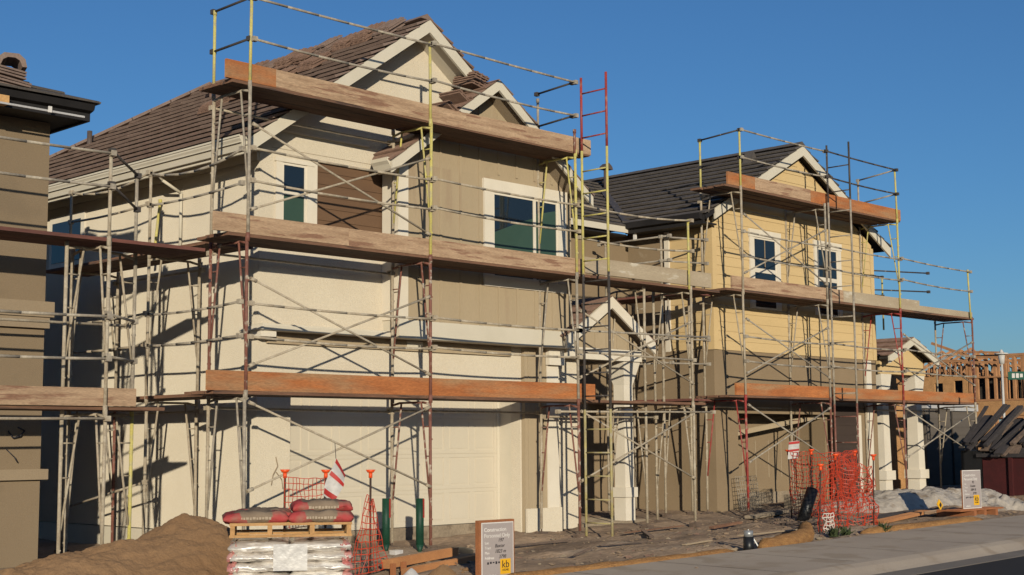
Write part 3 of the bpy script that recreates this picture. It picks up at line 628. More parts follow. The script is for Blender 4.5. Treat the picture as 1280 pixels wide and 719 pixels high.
FR = thing('framed_house', (50, 20, .3), 'unfinished timber-framed house of orange studs and sheathing, far right', 'house')
def studwall(y0, y1, z0, z1, x, pitch=.4, t=.07, diag=True):
    m = MB(); y = y0
    m.box(x, y0, z0, x + .12, y1, z0 + .07).box(x, y0, z1 - .09, x + .12, y1, z1)
    while y < y1: m.box(x + .005, y, z0 + .07, x + .115, y + t * R.uniform(.8, 1.5), z1 - .09); y += pitch * R.uniform(.6, 1.1)
    if diag: m.box(x - .03, y0, (z0 + z1) / 2, x - .001, y1, (z0 + z1) / 2 + .06)
    return m
studwall(17, 25.0, 2.9, 4.62, 50).build('stud_wall', 'stud_wood', FR)
studwall(17, 25.0, 2.9, 4.7, 52.5, .35).build('stud_wall', 'stud_wood', FR); studwall(17, 29, 2.9, 4.7, 55, .3).build('stud_wall', 'orange_lumber', FR)
studwall(17, 26.5, .3, 2.35, 50, .5, .1).build('stud_wall', 'stud_wood', FR); studwall(17, 28, .3, 2.35, 53, .4).build('stud_wall', 'orange_lumber', FR)
B(49.95, 17, 2.36, 50.2, 25.0, 2.89).build('rim_board', 'osb', FR)
B(50.2, 17, 2.5, 60, 30, 2.88).build('floor', 'orange_lumber', FR)
ob = MB().box(50, 25.0, 2.8, 50.1, 25.2, 3.9).box(50, 25.55, 2.8, 50.1, 26.0, 3.9).box(50, 26.35, 2.8, 50.1, 26.7, 3.9).box(50, 25.2, 2.8, 50.1, 25.55, 3.1).box(50, 26.0, 2.8, 50.1, 26.35, 3.05).box(50, 25.2, 3.7, 50.1, 25.55, 3.9).box(50, 26.0, 3.62, 50.1, 26.35, 3.9).box(50, 26.7, 2.8, 50.1, 28.0, 3.9)
ob.build('sheathing', 'osb', FR)
B(49.97, 24.0, .3, 50.12, 25.1, 2.35).box(49.96, 24.4, .3, 49.969, 28, 2.8).build('sheathing', 'osb', FR)
B(53.2, 22, 2.9, 53.25, 30, 3.9).build('sheathing', 'interior_dark', FR)  # dark backing panel; the unlit interior is put into its colour
for k in range(7):                                                # trusses on the left part
    y = 25.0 + k * .42; zt = 3.92
    h = .55 + .12 * k if k < 4 else .85
    m = MB().box(49.9, y, zt, 56, y + .05, zt + .09); 
    m.bar((49.9, y + .025, zt + .1), (53, y + .025, zt + h + .25), .05, .09).bar((53, y + .025, zt + h + .25), (56, y + .025, zt + .1), .05, .09)
    for q in range(5): m.bar((50.2 + q * .9, y + .025, zt + .05), (50.6 + q * .9, y + .025, zt + .12 + .25 * (q + 1) * .5), .05, .07)
    m.build('truss', 'stud_wood', FR)
rf = MB()
for k in range(14): rf.box(49.9, 24.95 + k * .22, 3.9, 49.95, 25.0 + k * .22, 4.45 + R.uniform(-.1, .15))
rf.bar((49.85, 24.9, 4.42), (49.85, 28, 4.5), .06, .1); rf.bar((49.8, 24.6, 4.5), (49.8, 26.3, 5.15), .05, .1)
rf.build('rafter', 'stud_wood', FR)
for k in range(3): MB().bar((49.7, 23.2 + .1 * k, 4.3 + .17 * k), (49.7, 24.9, 4.35 + .2 * k), .05, .08).build('outrigger', 'stud_wood', FR)

SL_ = thing('street_lamp', (40.0, 18.9, .4), 'slim grey street lamp with flat disc head before the framed house', 'street lamp')
MB().tube((40, 18.9, .3), (40, 18.9, 3.70), .042, 12, .032).build('post', 'lamp_grey', SL_)
MB().tube((40, 18.9, 3.70), (40, 18.9, 3.98), .07, 14, .10).tube((40, 18.9, 3.98), (40, 18.9, 4.02), .20, 18, .19).tube((40, 18.9, 4.03), (40, 18.9, 4.12), .06, 10, .03).build('lamp_head', 'lamp_grey', SL_)
SG = thing('street_sign', (27.5, 12.1, .2), 'green street name sign with white lettering at the right edge', 'sign')
sp = (27.5, 12.1)
MB().tube((sp[0], sp[1], .1), (sp[0], sp[1], 3.1), .03, 10).build('post', 'grey_metal', SG)
sgd = Vector((-.41, .91, 0)).normalized()
a = Vector((sp[0], sp[1], 2.75)); b = a + sgd * .70
MB().bar(a, b, .012, .16).build('sign_blade', 'sign_green', SG)
nn = Vector((-sgd.y, sgd.x, 0)) * .009
if nn.x > 0: nn = -nn
lt = MB()
for k, hh in enumerate((.09, .09, .07)):
    c = b - sgd * (.10 + .075 * k); lt.bar(c + nn - sgd * .027, c + nn + sgd * .027, .004, hh)
lt.build('lettering', 'sign_white', SG)

DU = thing('dumpster', (29.9, 13.6, .2), 'dark red dumpster heaped with scrap boards at the right edge', 'dumpster')
d_ = MB().box(29.75, 12.6, .22, 34, 14.6, 1.1)
for k in range(2): d_.box(29.68, 12.9 + k * 1.0, .25, 29.749, 12.98 + k * 1.0, 1.1)
for k in range(3): d_.box(30.4 + k * 1.4, 12.53, .25, 30.48 + k * 1.4, 12.599, 1.1)
d_.build('body', 'dumpster_red', DU)
B(29.66, 12.51, 1.101, 34.1, 14.7, 1.18).build('rim', 'scrap_dark', DU)
mm_ = MB().prism([(29.8, 12.7, 1.181), (34, 12.7, 1.181), (34, 12.7, 1.95), (31.1, 12.7, 1.95)], (0, 1.9, 0)); mm_.build('load', 'scrap_dark', DU)
B(29.75, 14.62, .2, 30.6, 15.1, 1.25).build('shade_panel', 'black_plastic', DU)  # black panel: the dumpster's side shade put into its colour
for k in range(30):
    yb = 15.05 - k * .085; L_ = R.uniform(.55, 1.0); t0 = R.uniform(0, .25); lift = .09 * (k % 2) + R.uniform(-.03, .05)
    P0 = Vector((29.25 + .02 * k, yb, 1.10 + lift)); P1 = Vector((31.15 + R.uniform(-.1, .25), yb - .12, 2.22 - .012 * k + lift)); dv = P1 - P0; tw = Vector((0, R.uniform(-.25, .25), R.uniform(-.06, .06)))
    o = MB().bar(P0 + dv * t0, P0 + dv * min(1.02, t0 + L_) + tw, R.choice((.09, .14, .2)), R.choice((.03, .04, .07))).build('scrap_board', R.choice(('scrap', 'scrap_dark', 'scrap_dark')))
    tag(o, 'dark scrap board sloping on the dumpster heap', 'scrap board', 'scrap boards heaped on the dumpster')

# across the street, behind the viewer: it shades the right-hand lots
H9 = thing('house', (18, -9, 0), 'gabled house across the street behind the viewer', 'house')
B(14.2, -17, -.3, 24.5, -9.2, 4.9).build('wall', 'taupe_stucco', H9)
MB().prism([(13.8, -8.8, 4.9), (24.9, -8.8, 4.9), (19.3, -8.8, 6.9)], (0, -8.6, 0)).build('roof', 'dark_tile', H9)

# ================================================================== scaffolding
PR = .0215
def frame(parent, po, pi, z0, z1, mo, mi=None, feet=False, knee=True, label=None):
    """walk-through scaffold frame between outer leg po and inner leg pi (xy), from z0 to z1"""
    mi = mi or mo
    o = lambda z, f=0: (po[0] + (pi[0] - po[0]) * f, po[1] + (pi[1] - po[1]) * f, z)
    j = lambda: R.uniform(-.012, .012)
    a = MB(); t = (j(), j())
    top = Vector(o(z1)) + Vector((t[0], t[1], 0))
    a.tube(o(z0), top, PR)
    zh = z1 - .05
    a.tube(Vector(o(zh - .03)) , o(zh, .2), .017, 6).tube(o(zh, .2), o(zh, .8), .017, 6).tube(o(zh, .8), o(zh - .03, 1), .017, 6)
    h = z1 - z0
    if knee:
        zk = z0 + h * .30
        a.tube(o(zh, .24), o(zk, .02), .014, 6).tube(o(zh, .76), o(zk, .98), .014, 6)
        for f in (.45, .75):
            zz = zk + (zh - zk) * f
            a.tube(o(zz, 0), o(zz, .02 + .22 * f), .009, 5).tube(o(zz, 1), o(zz, .98 - .22 * f), .009, 5)
    for zz in (z0 + .35, z0 + h * .72): a.tube(Vector(o(zz)) - Vector((.0, .035, 0)), Vector(o(zz)) + Vector((0, .02, 0)), .012, 5)
    a.tube(o(z1 - .06), o(z1 + .05), PR * 1.22)
    f = a.build('scaffold_frame', mo, parent, label)
    b = MB(); tb = Vector(o(z1, 1)) + Vector((j(), j(), 0)); b.tube(o(z0, 1), tb, PR).tube(o(z1 - .05, 1), o(z1 + .05, 1), PR * 1.22)
    for zz in (z0 + .4, z0 + .9, z0 + 1.4): b.tube(Vector(o(zz, 1)) - Vector((.026, 0, 0)), Vector(o(zz, 1)) + Vector((.026, 0, 0)), .013, 5)
    b.build('inner_leg', mi, f)
    if feet:
        for q in (0, 1):
            p = o(0, q); g = gz(p[0], p[1])
            MB().box(p[0] - .075, p[1] - .075, g - .02, p[0] + .075, p[1] + .075, g + .055).tube((p[0], p[1], g + .05), (p[0], p[1], z0 + .02), .014, 6).build('base_plate', 'scrap', f)
    return f
def rail(parent, p, q, m='steel_grey', r=.0165, sag=.0, name='guard_rail', knob=True, label=None):
    p, q = Vector(p), Vector(q); mb = MB(); n = 6 if sag else 1; pts = []
    for i in range(n + 1):
        t = i / n; pts.append(p.lerp(q, t) - Vector((0, 0, sag * 4 * t * (1 - t))))
    mb.path(pts, r, 7)
    if knob:
        for e in (p, q): mb.box(e.x - .032, e.y - .032, e.z - .03, e.x + .032, e.y + .032, e.z + .03)
    return mb.build(name, m, parent, label)
def brace(parent, p, q, m='steel_tan'):
    p, q = Vector(p), Vector(q); d = (q - p).normalized()
    mb = MB().tube(p, q, .0145, 7).tube(q - d * .09, q, .024, 7).tube(p, p + d * .09, .024, 7)
    return mb.build('cross_brace', m, parent)
def xbrace(parent, xa, xb, y, za, zb, m='steel_tan'):
    brace(parent, (xa + .03, y - .03, zb), (xb - .03, y - .03, za), m); brace(parent, (xa + .03, y - .015, za + .02), (xb - .03, y - .015, zb - .02), m)
def post(parent, x, y, z0, z1, m='steel_yellow', dx=0):
    return MB().tube((x, y, z0), (x + dx, y, z1), .0205).tube((x + dx, y, z1 - .05), (x + dx, y, z1 + .01), .027).build('guard_post', m, parent)
def toe(parent, x0, x1, y, z, h=.235, m='gray_board', label=None, tilt=0):
    mb = MB().hexa([(x0, y, z), (x1, y, z + tilt), (x1, y + .04, z + tilt), (x0, y + .04, z), (x0, y, z + h), (x1, y, z + h + tilt), (x1, y + .04, z + h + tilt), (x0, y + .04, z + h)])
    return mb.build('toe_board', m, parent, label)
def ladder(parent, x, ya, yb, z0, z1, secs, gap=.35, label=None):
    """narrow ladder frame standing out from the scaffold; secs = [(z_top, material)]"""
    zc = z0; root = None
    for zt, m in secs:
        mb = MB().tube((x, ya, zc), (x, ya, zt), .02).tube((x, yb, zc), (x, yb, zt), .02); z = zc + .2
        while z < zt - .05: mb.tube((x, ya, z), (x, yb, z), .0125, 6); z += gap
        if root is None: root = mb.build('ladder', m, parent, label)
        else: mb.build('ladder_section', m, root)
        zc = zt + .002
    return root

SUN_AZ, SUN_EL = rad(53.0), rad(10.3)
FA, FB = 14.443, 15.24              # outer and inner legs, cream house
LV = (2.139, 4.079, 5.997)
XA_, XB_, XC_, XG_ = 10.133, 13.181, 16.229, 19.10
S1 = thing('scaffold', (13.2, 14.85, 0), 'three-lift tube scaffold along the front of the cream house', 'scaffold')
cols = {XA_: ('steel_grey', 'steel_rust', 'steel_grey'), XB_: ('steel_rust', 'steel_rust', 'steel_yellow'), XC_: ('steel_rust', 'steel_grey', 'steel_yellow')}
for x in (XA_, XB_, XC_):
    zs = (gz(x, 14.5) + .10, LV[0] - .04, LV[1] - .04, LV[2] - .04)
    for k in range(3):
        frame(S1, (x, FA), (x, FB), zs[k], zs[k + 1], cols[x][k], ('steel_tan', 'steel_rust' if x == XA_ else 'steel_tan', 'steel_tan')[k], feet=(k == 0))
frame(S1, (XG_, FA), (XG_, FB), gz(XG_, 14.5) + .08, LV[0] - .04, 'steel_tan', feet=True); frame(S1, (XG_, FA), (XG_, FB), LV[0] - .04, LV[1] - .04, 'steel_tan')
frame(S1, (XG_ - .95, FA + .25), (XG_ - .95, FB + .2), gz(XG_, 14.5) + .08, LV[0] - .04, 'steel_tan', feet=True); frame(S1, (XG_ - .95, FA + .25), (XG_ - .95, FB + .2), LV[0] - .04, LV[1] - .04, 'steel_tan')
# guard posts and rails
for x, d in ((XA_, .02), (XB_, -.02), ): post(S1, x, FA, LV[2] - .03, LV[2] + 1.10, dx=d * .5)
post(S1, XA_, FB, LV[2] - .03, LV[2] + 1.07); post(S1, XC_, FB, LV[2] - .05, LV[2] + .95, 'steel_grey'); post(S1, XC_ - .02, FA, LV[2] - .05, LV[2] + .32, 'steel_rust')
post(S1, XG_ - .04, FA, LV[1] - .05, LV[1] + 1.13)
yr = FA - .04
for (z, sg) in ((LV[2] + 1.07, .01), (LV[2] + .54, .03)):
    rail(S1, (XA_ + .03, yr, z), (XB_, yr, z), sag=sg); rail(S1, (XB_, yr - .035, z + .01), (XC_ - .03, yr, z), sag=sg)
    rail(S1, (XA_, FA + .02, z + .01), (XA_, FB + .03, z), 'steel_dark'); rail(S1, (XC_ - .04, FA + .02, z), (XC_ - .02, FB, z - .04), 'steel_dark')
for L_ in (0, 1):
    for (dz, sg) in ((1.07, .02), (.66, .03)):
        z = LV[L_] + dz
        rail(S1, (XA_ + .03, yr, z), (XB_, yr, z - .02), 'steel_tan', sag=sg); rail(S1, (XB_, yr - .035, z), (XC_, yr, z - .02), 'steel_tan', sag=sg)
for dz, sg in ((1.12, .06), (.60, .05)):
    rail(S1, (XC_ + .03, yr, LV[1] + dz - .05), (XG_, yr, LV[1] + dz), 'steel_tan', sag=sg)
rail(S1, (XC_, yr, LV[0] + 1.05), (XG_ + .4, yr, LV[0] + 1.1), 'steel_grey'); rail(S1, (XC_, yr, LV[0] + .72), (XG_, yr, LV[0] + .7), 'steel_tan')
rail(S1, (XC_ - .4, yr + .1, LV[0] - .19), (XG_ + .5, yr, LV[0] - .16), 'steel_tan'); rail(S1, (XC_ + .1, FB, LV[0] - .25), (XG_, FB, LV[0] - .24), 'steel_tan')
for z, zz in ((LV[0], .19), (LV[1], .17), (LV[2], .2)):
    rail(S1, (XA_, FB + .03, z - zz), (XB_, FB + .03, z - zz - .02), 'steel_tan', name='ledger', knob=True); rail(S1, (XB_, FB + .06, z - zz), (XC_, FB + .04, z - zz), 'steel_tan', name='ledger')
xbrace(S1, XA_, XB_, FA, .90, 2.0); xbrace(S1, XA_, XB_, FA, 2.42, 3.52); xbrace(S1, XA_, XB_, FA, 4.36, 5.46)
xbrace(S1, XC_, XG_, FA, .88, 1.96); xbrace(S1, XC_, XG_, FA, 2.45, 3.5)
# toe boards
ty = FA + .025
toe(S1, 9.80, 10.55, ty, LV[2], m='orange_board', label='orange end of the topmost toe board'); toe(S1, 10.551, 13.9, ty, LV[2], tilt=-.02); toe(S1, 13.901, 16.62, ty, LV[2] - .02, .24)
toe(S1, 9.66, 11.75, ty, LV[1], .232); toe(S1, 11.756, 16.45, ty, LV[1] - .005, .235)
toe(S1, 16.46, 19.75, ty + .02, LV[1] + .03, .25, m='splash_board', label='cement-splashed toe board'); 
toe(S1, 9.6, 16.65, ty, LV[0], .24, m='orange_board', label='orange toe board stained with cement')
toe(S1, 10.2, 10.9, FB + .045, LV[0] - .01, .05)
ladder(S1, 16.27, 14.35, 13.84, .08, 7.2, [(1.98, 'steel_old_yellow'), (4.05, 'steel_dark'), (5.98, 'steel_yellow'), (7.14, 'steel_red')], label='tall clamped-on ladder, red at the top, yellow below')

# side scaffold between the two left houses
S2 = thing('scaffold', (10.5, 17.7, 0), 'two-lift scaffold in the gap along the cream house side wall', 'scaffold')
for y, ms in ((16.7, ('steel_tan', 'steel_tan')), (18.85, ('steel_grey', 'steel_tan'))):
    frame(S2, (10.13, y), (10.92, y), .06, LV[0] - .04, ms[0], 'steel_rust' if y > 17 else 'steel_tan', feet=True); frame(S2, (10.13, y), (10.92, y), LV[0] - .04, LV[1] - .04, ms[1], 'steel_tan')
    post(S2, 10.13, y, LV[1], LV[1] + 1.1, 'steel_tan')
post(S2, 10.92, 17.9, LV[1], LV[1] + .95, 'steel_yellow', dx=.1)
for z, sg in ((LV[1] + 1.07, .12), (LV[1] + .64, .03), (LV[0] + 1.1, .03), (LV[0] + .68, .02)):
    rail(S2, (XA_ - .03, FA + .1, z), (10.13, 16.7, z - .02), 'steel_grey', sag=sg); rail(S2, (10.10, 16.7, z), (10.13, 18.85, z), 'steel_tan', sag=sg)
rail(S2, (10.9, 16.6, LV[1] - .2), (10.9, 18.9, LV[1] - .2), 'steel_tan', name='ledger'); rail(S2, (10.9, 16.6, LV[0] - .2), (10.9, 18.9, LV[0] - .2), 'steel_tan', name='ledger')
rail(S2, (10.13, 16.7, 1.0), (10.13, 18.85, .6), 'steel_tan', name='cross_brace'); 

# left house scaffold
S0 = thing('scaffold', (8.1, 14.6, -.05), 'scaffold along the left house, cut by the left edge', 'scaffold')
L0 = (1.92, 3.80)
for x in (5.0, 8.1):
    frame(S0, (x, 14.2), (x, 15.0), gz(x, 14) + .06, L0[0] - .04, 'steel_tan', feet=True); frame(S0, (x, 14.2), (x, 15.0), L0[0] - .04, L0[1] - .04, 'steel_tan')
    post(S0, x, 14.2, L0[1] - .05, L0[1] + 1.0, 'steel_tan')
frame(S0, (7.75, 14.5), (8.85, 14.9), .0, L0[0] - .04, 'steel_tan', 'steel_yellow', feet=True); frame(S0, (7.75, 14.5), (8.85, 14.9), L0[0] - .04, L0[1] - .04, 'steel_tan', 'steel_grey')
post(S0, 8.85, 14.9, L0[1] - .05, L0[1] + .95, 'steel_grey')
for z, dz in ((L0[1] + .98, -.09), (L0[1] + .60, -.12), (L0[0] + 1.02, 0), (L0[0] + .55, .0)):
    rail(S0, (5.0, 14.16, z), (8.1, 14.16, z - .03), 'steel_grey', sag=.03); 
    rail(S0, (8.1, 14.18, z), (8.85, 14.88, z + dz), 'steel_dark' if dz else 'steel_grey')
rail(S0, (5.0, 14.95, L0[0] + .95), (8.8, 14.95, L0[0] + .97), 'steel_tan', name='ledger'); rail(S0, (5, 14.15, L0[0] - .16), (8.1, 14.15, L0[0] - .14), 'steel_tan', name='ledger')
toe(S0, 4.2, 8.5, 14.225, L0[0], .20)

# yellow house scaffold
GA, GB = 15.058, 15.97
LW = tuple(z + .181 for z in LV)
XD_, XM_, XE_, XH_ = 21.497, 24.36, 27.219, 30.45
S3 = thing('scaffold', (24.4, 15.5, .2), 'three-lift tube scaffold along the front of the yellow house', 'scaffold')
cz = {XD_: ('steel_red', 'steel_tan', 'steel_tan'), XM_: ('steel_rust', 'steel_grey', 'steel_grey'), XE_: ('steel_rust', 'steel_red', 'steel_yellow'), XH_: ('steel_tan', 'steel_rust')}
for x in (XD_, XM_, XE_, XH_):
    zs = (gz(x, 15) + .10, LW[0] - .04, LW[1] - .04, LW[2] - .04)
    for k in range(len(cz[x])):
        frame(S3, (x, GA), (x, GB), zs[k], zs[k + 1], cz[x][k], 'steel_tan', feet=(k == 0))
for x, d in ((XD_, .0), (XE_, -.03)): post(S3, x, GA, LW[2] - .03, LW[2] + 1.08, dx=d)
post(S3, XD_, GB, LW[2] - .03, LW[2] + 1.0); post(S3, XE_, GB, LW[2] - .03, LW[2] + .95, 'steel_tan')
post(S3, XH_ - .05, GA, LW[1] - .03, LW[1] + 1.08, dx=-.06); post(S3, XE_ + .4, GB + .35, LW[1] - .3, LW[1] + .95, 'steel_tan'); post(S3, XE_ + 1.5, GB + .35, LW[1] - .3, LW[1] + .92, 'steel_yellow')
yq = GA - .04
for (z, sg) in ((LW[2] + 1.06, .01), (LW[2] + .54, .02)):
    rail(S3, (XD_, yq, z), (XM_, yq, z), sag=sg); rail(S3, (XM_, yq - .035, z), (XE_ - .03, yq, z), 'steel_dark', sag=sg)
    rail(S3, (XD_, GA, z), (XD_, GB, z - .06), 'steel_dark'); rail(S3, (XE_ - .03, GA, z), (XE_, GB, z - .1), 'steel_grey')
for L_ in (0, 1):
    for (dz, sg) in ((1.07, .02), (.62, .03)):
        z = LW[L_] + dz
        rail(S3, (XD_, yq, z), (XM_, yq, z - .02), 'steel_grey', sag=sg); rail(S3, (XM_, yq - .035, z), (XE_, yq, z - .02), 'steel_grey', sag=sg)
        rail(S3, (XE_, yq - .035, z), (XH_ - .06, yq, z - .03), 'steel_grey', sag=sg)
for dz in (.55, .98):
    rail(S3, (XE_ + .4, GB + .35, LW[1] + dz), (XE_ + 2.6, GB - .2, LW[1] + dz + .05), 'steel_dark'); rail(S3, (XE_ + .4, GB + .37, LW[1] + dz - .05), (XE_ + 1.5, GB + .35, LW[1] + dz - .08), 'steel_dark')
for z in LW:
    rail(S3, (XD_, GB + .03, z - .18), (XM_, GB + .03, z - .19), 'steel_tan', name='ledger'); rail(S3, (XM_, GB + .06, z - .18), (XE_, GB + .04, z - .18), 'steel_tan', name='ledger')
rail(S3, (XE_, GB + .04, LW[0] - .18), (XH_, GB + .03, LW[0] - .18), 'steel_tan', name='ledger')
xbrace(S3, XD_, XM_, GA, 1.08, 2.15, 'steel_grey'); xbrace(S3, XD_, XM_, GA, 2.7, 3.72, 'steel_grey'); xbrace(S3, XD_, XM_, GA, 4.54, 5.66, 'steel_grey')
xbrace(S3, XE_, XH_, GA, 1.1, 2.15, 'steel_grey'); xbrace(S3, XE_, XH_, GA, 2.7, 3.72, 'steel_grey')
tq = GA + .025
toe(S3, 21.14, 22.0, tq, LW[2], m='orange_board', label='orange end of topmost toe board'); toe(S3, 22.001, 23.9, tq, LW[2]); toe(S3, 23.905, 27.42, tq, LW[2] - .01, m='orange_board', label='orange topmost toe board')
toe(S3, 21.2, 25.0, tq, LW[1]); toe(S3, 25.005, 28.1, tq, LW[1], .23, m='splash_board'); toe(S3, 28.11, 30.6, tq + .03, LW[1] - .02, .15, m='splash_board')
toe(S3, 21.25, 24.6, tq, LW[0], .22, m='orange_board', label='orange lowest toe board with a cement drip'); toe(S3, 24.605, 30.5, tq, LW[0], .21, m='orange_board', label='long orange lowest toe board')
ladder(S3, XM_ + .04, GA - .06, GA - .56, .25, 7.4, [(2.2, 'steel_rust'), (4.3, 'steel_grey'), (6.2, 'steel_grey'), (7.36, 'steel_dark')], gap=.5, label='dark narrow ladder frame standing proud of the scaffold')
# yellow house side scaffold
S4 = thing('scaffold', (21, 17, .2), 'scaffold along the side wall of the yellow house, in the gap', 'scaffold')
for y, xo in ((16.2, 20.55), (17.55, 20.55)):
    frame(S4, (xo, y), (xo + .8, y), .2, LW[0] - .05, 'steel_tan', feet=True); frame(S4, (xo, y), (xo + .8, y), LW[0] - .05, LW[1] - .05, 'steel_tan')
    post(S4, xo, y, LW[1], LW[1] + 1.0, 'steel_tan')
for z in (LW[1] + 1.0, LW[1] + .55, LW[0] + 1.05, LW[0] + .6):
    rail(S4, (20.55, 16.0, z), (20.55, 17.7, z), 'steel_grey'); rail(S4, (XD_, GB - .1, z), (20.55, 16.2, z), 'steel_grey')

# planks: each lies loose on the frames
def plank(L, m='plank_wood'):
    return MB().box(0, 0, 0, L, .226, .04)
PROTO = {}
def put_plank(p, ang, L, m, label, group):
    key = (round(L, 2), m)
    if key not in PROTO:
        o = plank(L).build('scaffold_plank', m); PROTO[key] = o
    else:
        o = PROTO[key].copy(); COL.objects.link(o)
    o.location = p; o.rotation_euler = (0, 0, ang); WORLD[o.name] = Vector((0, 0, 0))
    tag(o, label, 'plank', group)
NM = ('lowest', 'middle', 'topmost')
def deck(spans, yo, lev, which, where, group, zoff=0, m='plank_wood', pitch=.234):
    for k, (a, b) in enumerate(spans):
        for r, rn in enumerate(('street-edge', 'centre', 'wall-edge')):
            sp = '' if len(spans) == 1 else ', ' + (('left', 'right') if len(spans) == 2 else ('left', 'middle', 'right'))[k] + ' span'
            put_plank((a + R.uniform(-.03, .03), yo + r * pitch, lev - .042 + (.0425 if k % 2 else 0) * 0 + zoff), R.uniform(-.002, .002), b - a, m if (r or m == 'red_plank') else m,
                      f'{rn} plank of the {which} deck {where}{sp}', group)
gA, gB, gC = 'planks of the cream house scaffold', 'planks of the yellow house scaffold', 'planks of the left house scaffold'
for i in range(3):
    spans = [((9.70, 9.86, 9.88)[i], 13.12), (13.13, 16.58)]
    if i == 1: spans.append((16.60, 19.95))
    if i == 0: spans.append((16.66, 19.5))
    deck(spans, FA + .03, LV[i], NM[i], 'on the cream house front', gA)
    spans = [(21.05, 24.3), (24.31, 27.4)]
    if i < 2: spans.append((27.41, 30.65))
    deck(spans, GA + .03, LW[i], NM[i], 'on the yellow house front', gB, pitch=.27)
def deck_y(x, ya, yb, lev, which, where, group, m='plank_wood'):
    for r, rn in enumerate(('street-edge', 'centre', 'wall-edge')):
        put_plank((x + .23 + r * .25, ya, lev - .042), rad(90) + R.uniform(-.003, .003), yb - ya, m, f'{("outer", "centre", "inner")[r]} plank of the {which} deck {where}', group)
for i in range(2):
    deck_y(10.10, 15.32, 19.6, LV[i] - .002, NM[i], 'beside the cream house side wall', gA, 'plank_wood' if i else 'plank_wood')
    deck_y(20.56, 15.6, 18.05, LW[i] - .06, NM[i], 'beside the yellow house side wall', gB, 'red_plank')
deck([(4.0, 9.35)], 14.23, L0[1], 'upper', 'on the left house scaffold', gC, m='red_plank')
deck([(4.0, 8.9)], 14.27, L0[0], 'lower', 'on the left house scaffold', gC)

# ================================================================== loose roof tiles waiting on the ridges
TILE = {}
def tile_stack(x, y, z, n, ang, tilt, m, label, group):
    for k in range(n):
        if m not in TILE:
            mb = MB().box(-.21, -.165, 0, .21, .165, .022)
            for q in (-.11, .0, .11): mb.box(-.21, q - .012, .0221, .21, q + .012, .034)
            o = mb.build('roof_tile', m); TILE[m] = o
        else: o = TILE[m].copy(); COL.objects.link(o)
        o.location = (x + R.uniform(-.02, .02) + k * .012, y + R.uniform(-.02, .02), z + k * .036); o.rotation_euler = (tilt[0], tilt[1], ang + R.uniform(-.06, .06))
        tag(o, label, 'roof tile', group)
g_ = 'loose tiles stacked on the cream roof'
th = -math.atan(SL)
def on_main(x): return EZ + SL * (x - EX)
for i in range(8):                                                  # along the main ridge
    x = RX - .30 - .015 * i; y = 15.75 + i * .47
    tile_stack(x, y, on_main(x) + .10, 4 + (i % 2), rad(90) * 0 + .05, (0, th * .96, 0), 'orange_tile' if i % 3 else 'brown_tile', 'loose brown roof tile stacked near the cream house ridge', g_)
for i in range(4):
    x = RX - .95 - .22 * i; y = 16.7 + .55 * i
    tile_stack(x, y, on_main(x) + .10, 4, .05, (0, th * .9, 0), 'orange_tile', 'loose brown roof tile stacked on the cream house roof slope', g_)
for i, (x, y, zz, n) in enumerate(((14.66, 15.2, 6.84, 4), (14.72, 15.22, 6.99, 2), (14.30, 15.1, 6.56, 2), (13.98, 15.05, 6.33, 2))):
    tile_stack(x, y, zz, n, rad(90) + .1, (.15, 0, 0) if i < 2 else (.5, .0, 0), 'orange_tile', 'loose orange-brown roof tile piled beside the small gable', 'loose tiles beside the small gable')
for i, (x, y, z, n) in enumerate(((7.28, 15.12, 5.52, 3), (6.85, 15.2, 5.54, 4), (7.22, 15.12, 5.64, 3), (6.8, 15.2, 5.70, 3))):
    tile_stack(x, y, z, n, .12, (.0, .06, 0), 'brown_tile', 'loose roof tile stacked on the left house eave', 'loose tiles on the left house')
for k in range(3):
    o = MB().prism([(-.17, 0, 0), (-.15, 0, .09), (-.08, 0, .15), (.08, 0, .15), (.15, 0, .09), (.17, 0, 0), (.12, 0, 0), (.09, 0, .07), (.04, 0, .10), (-.04, 0, .10), (-.09, 0, .07), (-.12, 0, 0)], (0, .42, 0)).build('ridge_tile', 'brown_tile')
    o.location = (7.28 - k * .40, 15.0, 5.765); o.rotation_euler = (0, 0, -.35); tag(o, 'curved ridge tile resting on the left house tile stacks', 'ridge tile', 'ridge tiles on the left house')

# ================================================================== things on the ground
def mound(name, cx, cy, rx, ry, h, m, seed, ang=0, n=60, prof=None, rough=.05, z0=None):
    vs = []; ca, sa = math.cos(ang), math.sin(ang)
    for j in range(n + 1):
        for i in range(n + 1):
            u, v = -1 + 2 * i / n, -1 + 2 * j / n
            d = math.sqrt(u * u + v * v); X, Y = cx + (u * rx) * ca - (v * ry) * sa, cy + (u * rx) * sa + (v * ry) * ca
            f = max(0, 1 - d) if prof is None else prof(u, v)
            f = f * f * (3 - 2 * f) if prof is None else f
            p = Vector((X, Y, seed))
            z = h * f + (rough * mnoise.noise(p * 2.2) + rough * .5 * mnoise.noise(p * 5.5) + rough * .3 * mnoise.noise(p * 12) + rough * .16 * mnoise.noise(p * 27)) * min(1, f * 5)
            vs.append((X, Y, (gz(X, Y) if z0 is None else z0) + z - .06))
    w = n + 1
    mb = MB().add(vs, [(j * w + i, j * w + i + 1, (j + 1) * w + i + 1, (j + 1) * w + i) for j in range(n) for i in range(n)], True)
    return mb.build(name, m)
SP_ = [(-1, 0), (-.95, .34), (-.82, .60), (-.55, .70), (-.25, .75), (.08, .82), (.30, .93), (.46, 1.04), (.60, 1.04), (.74, .92), (.88, .70), (1, .2)]
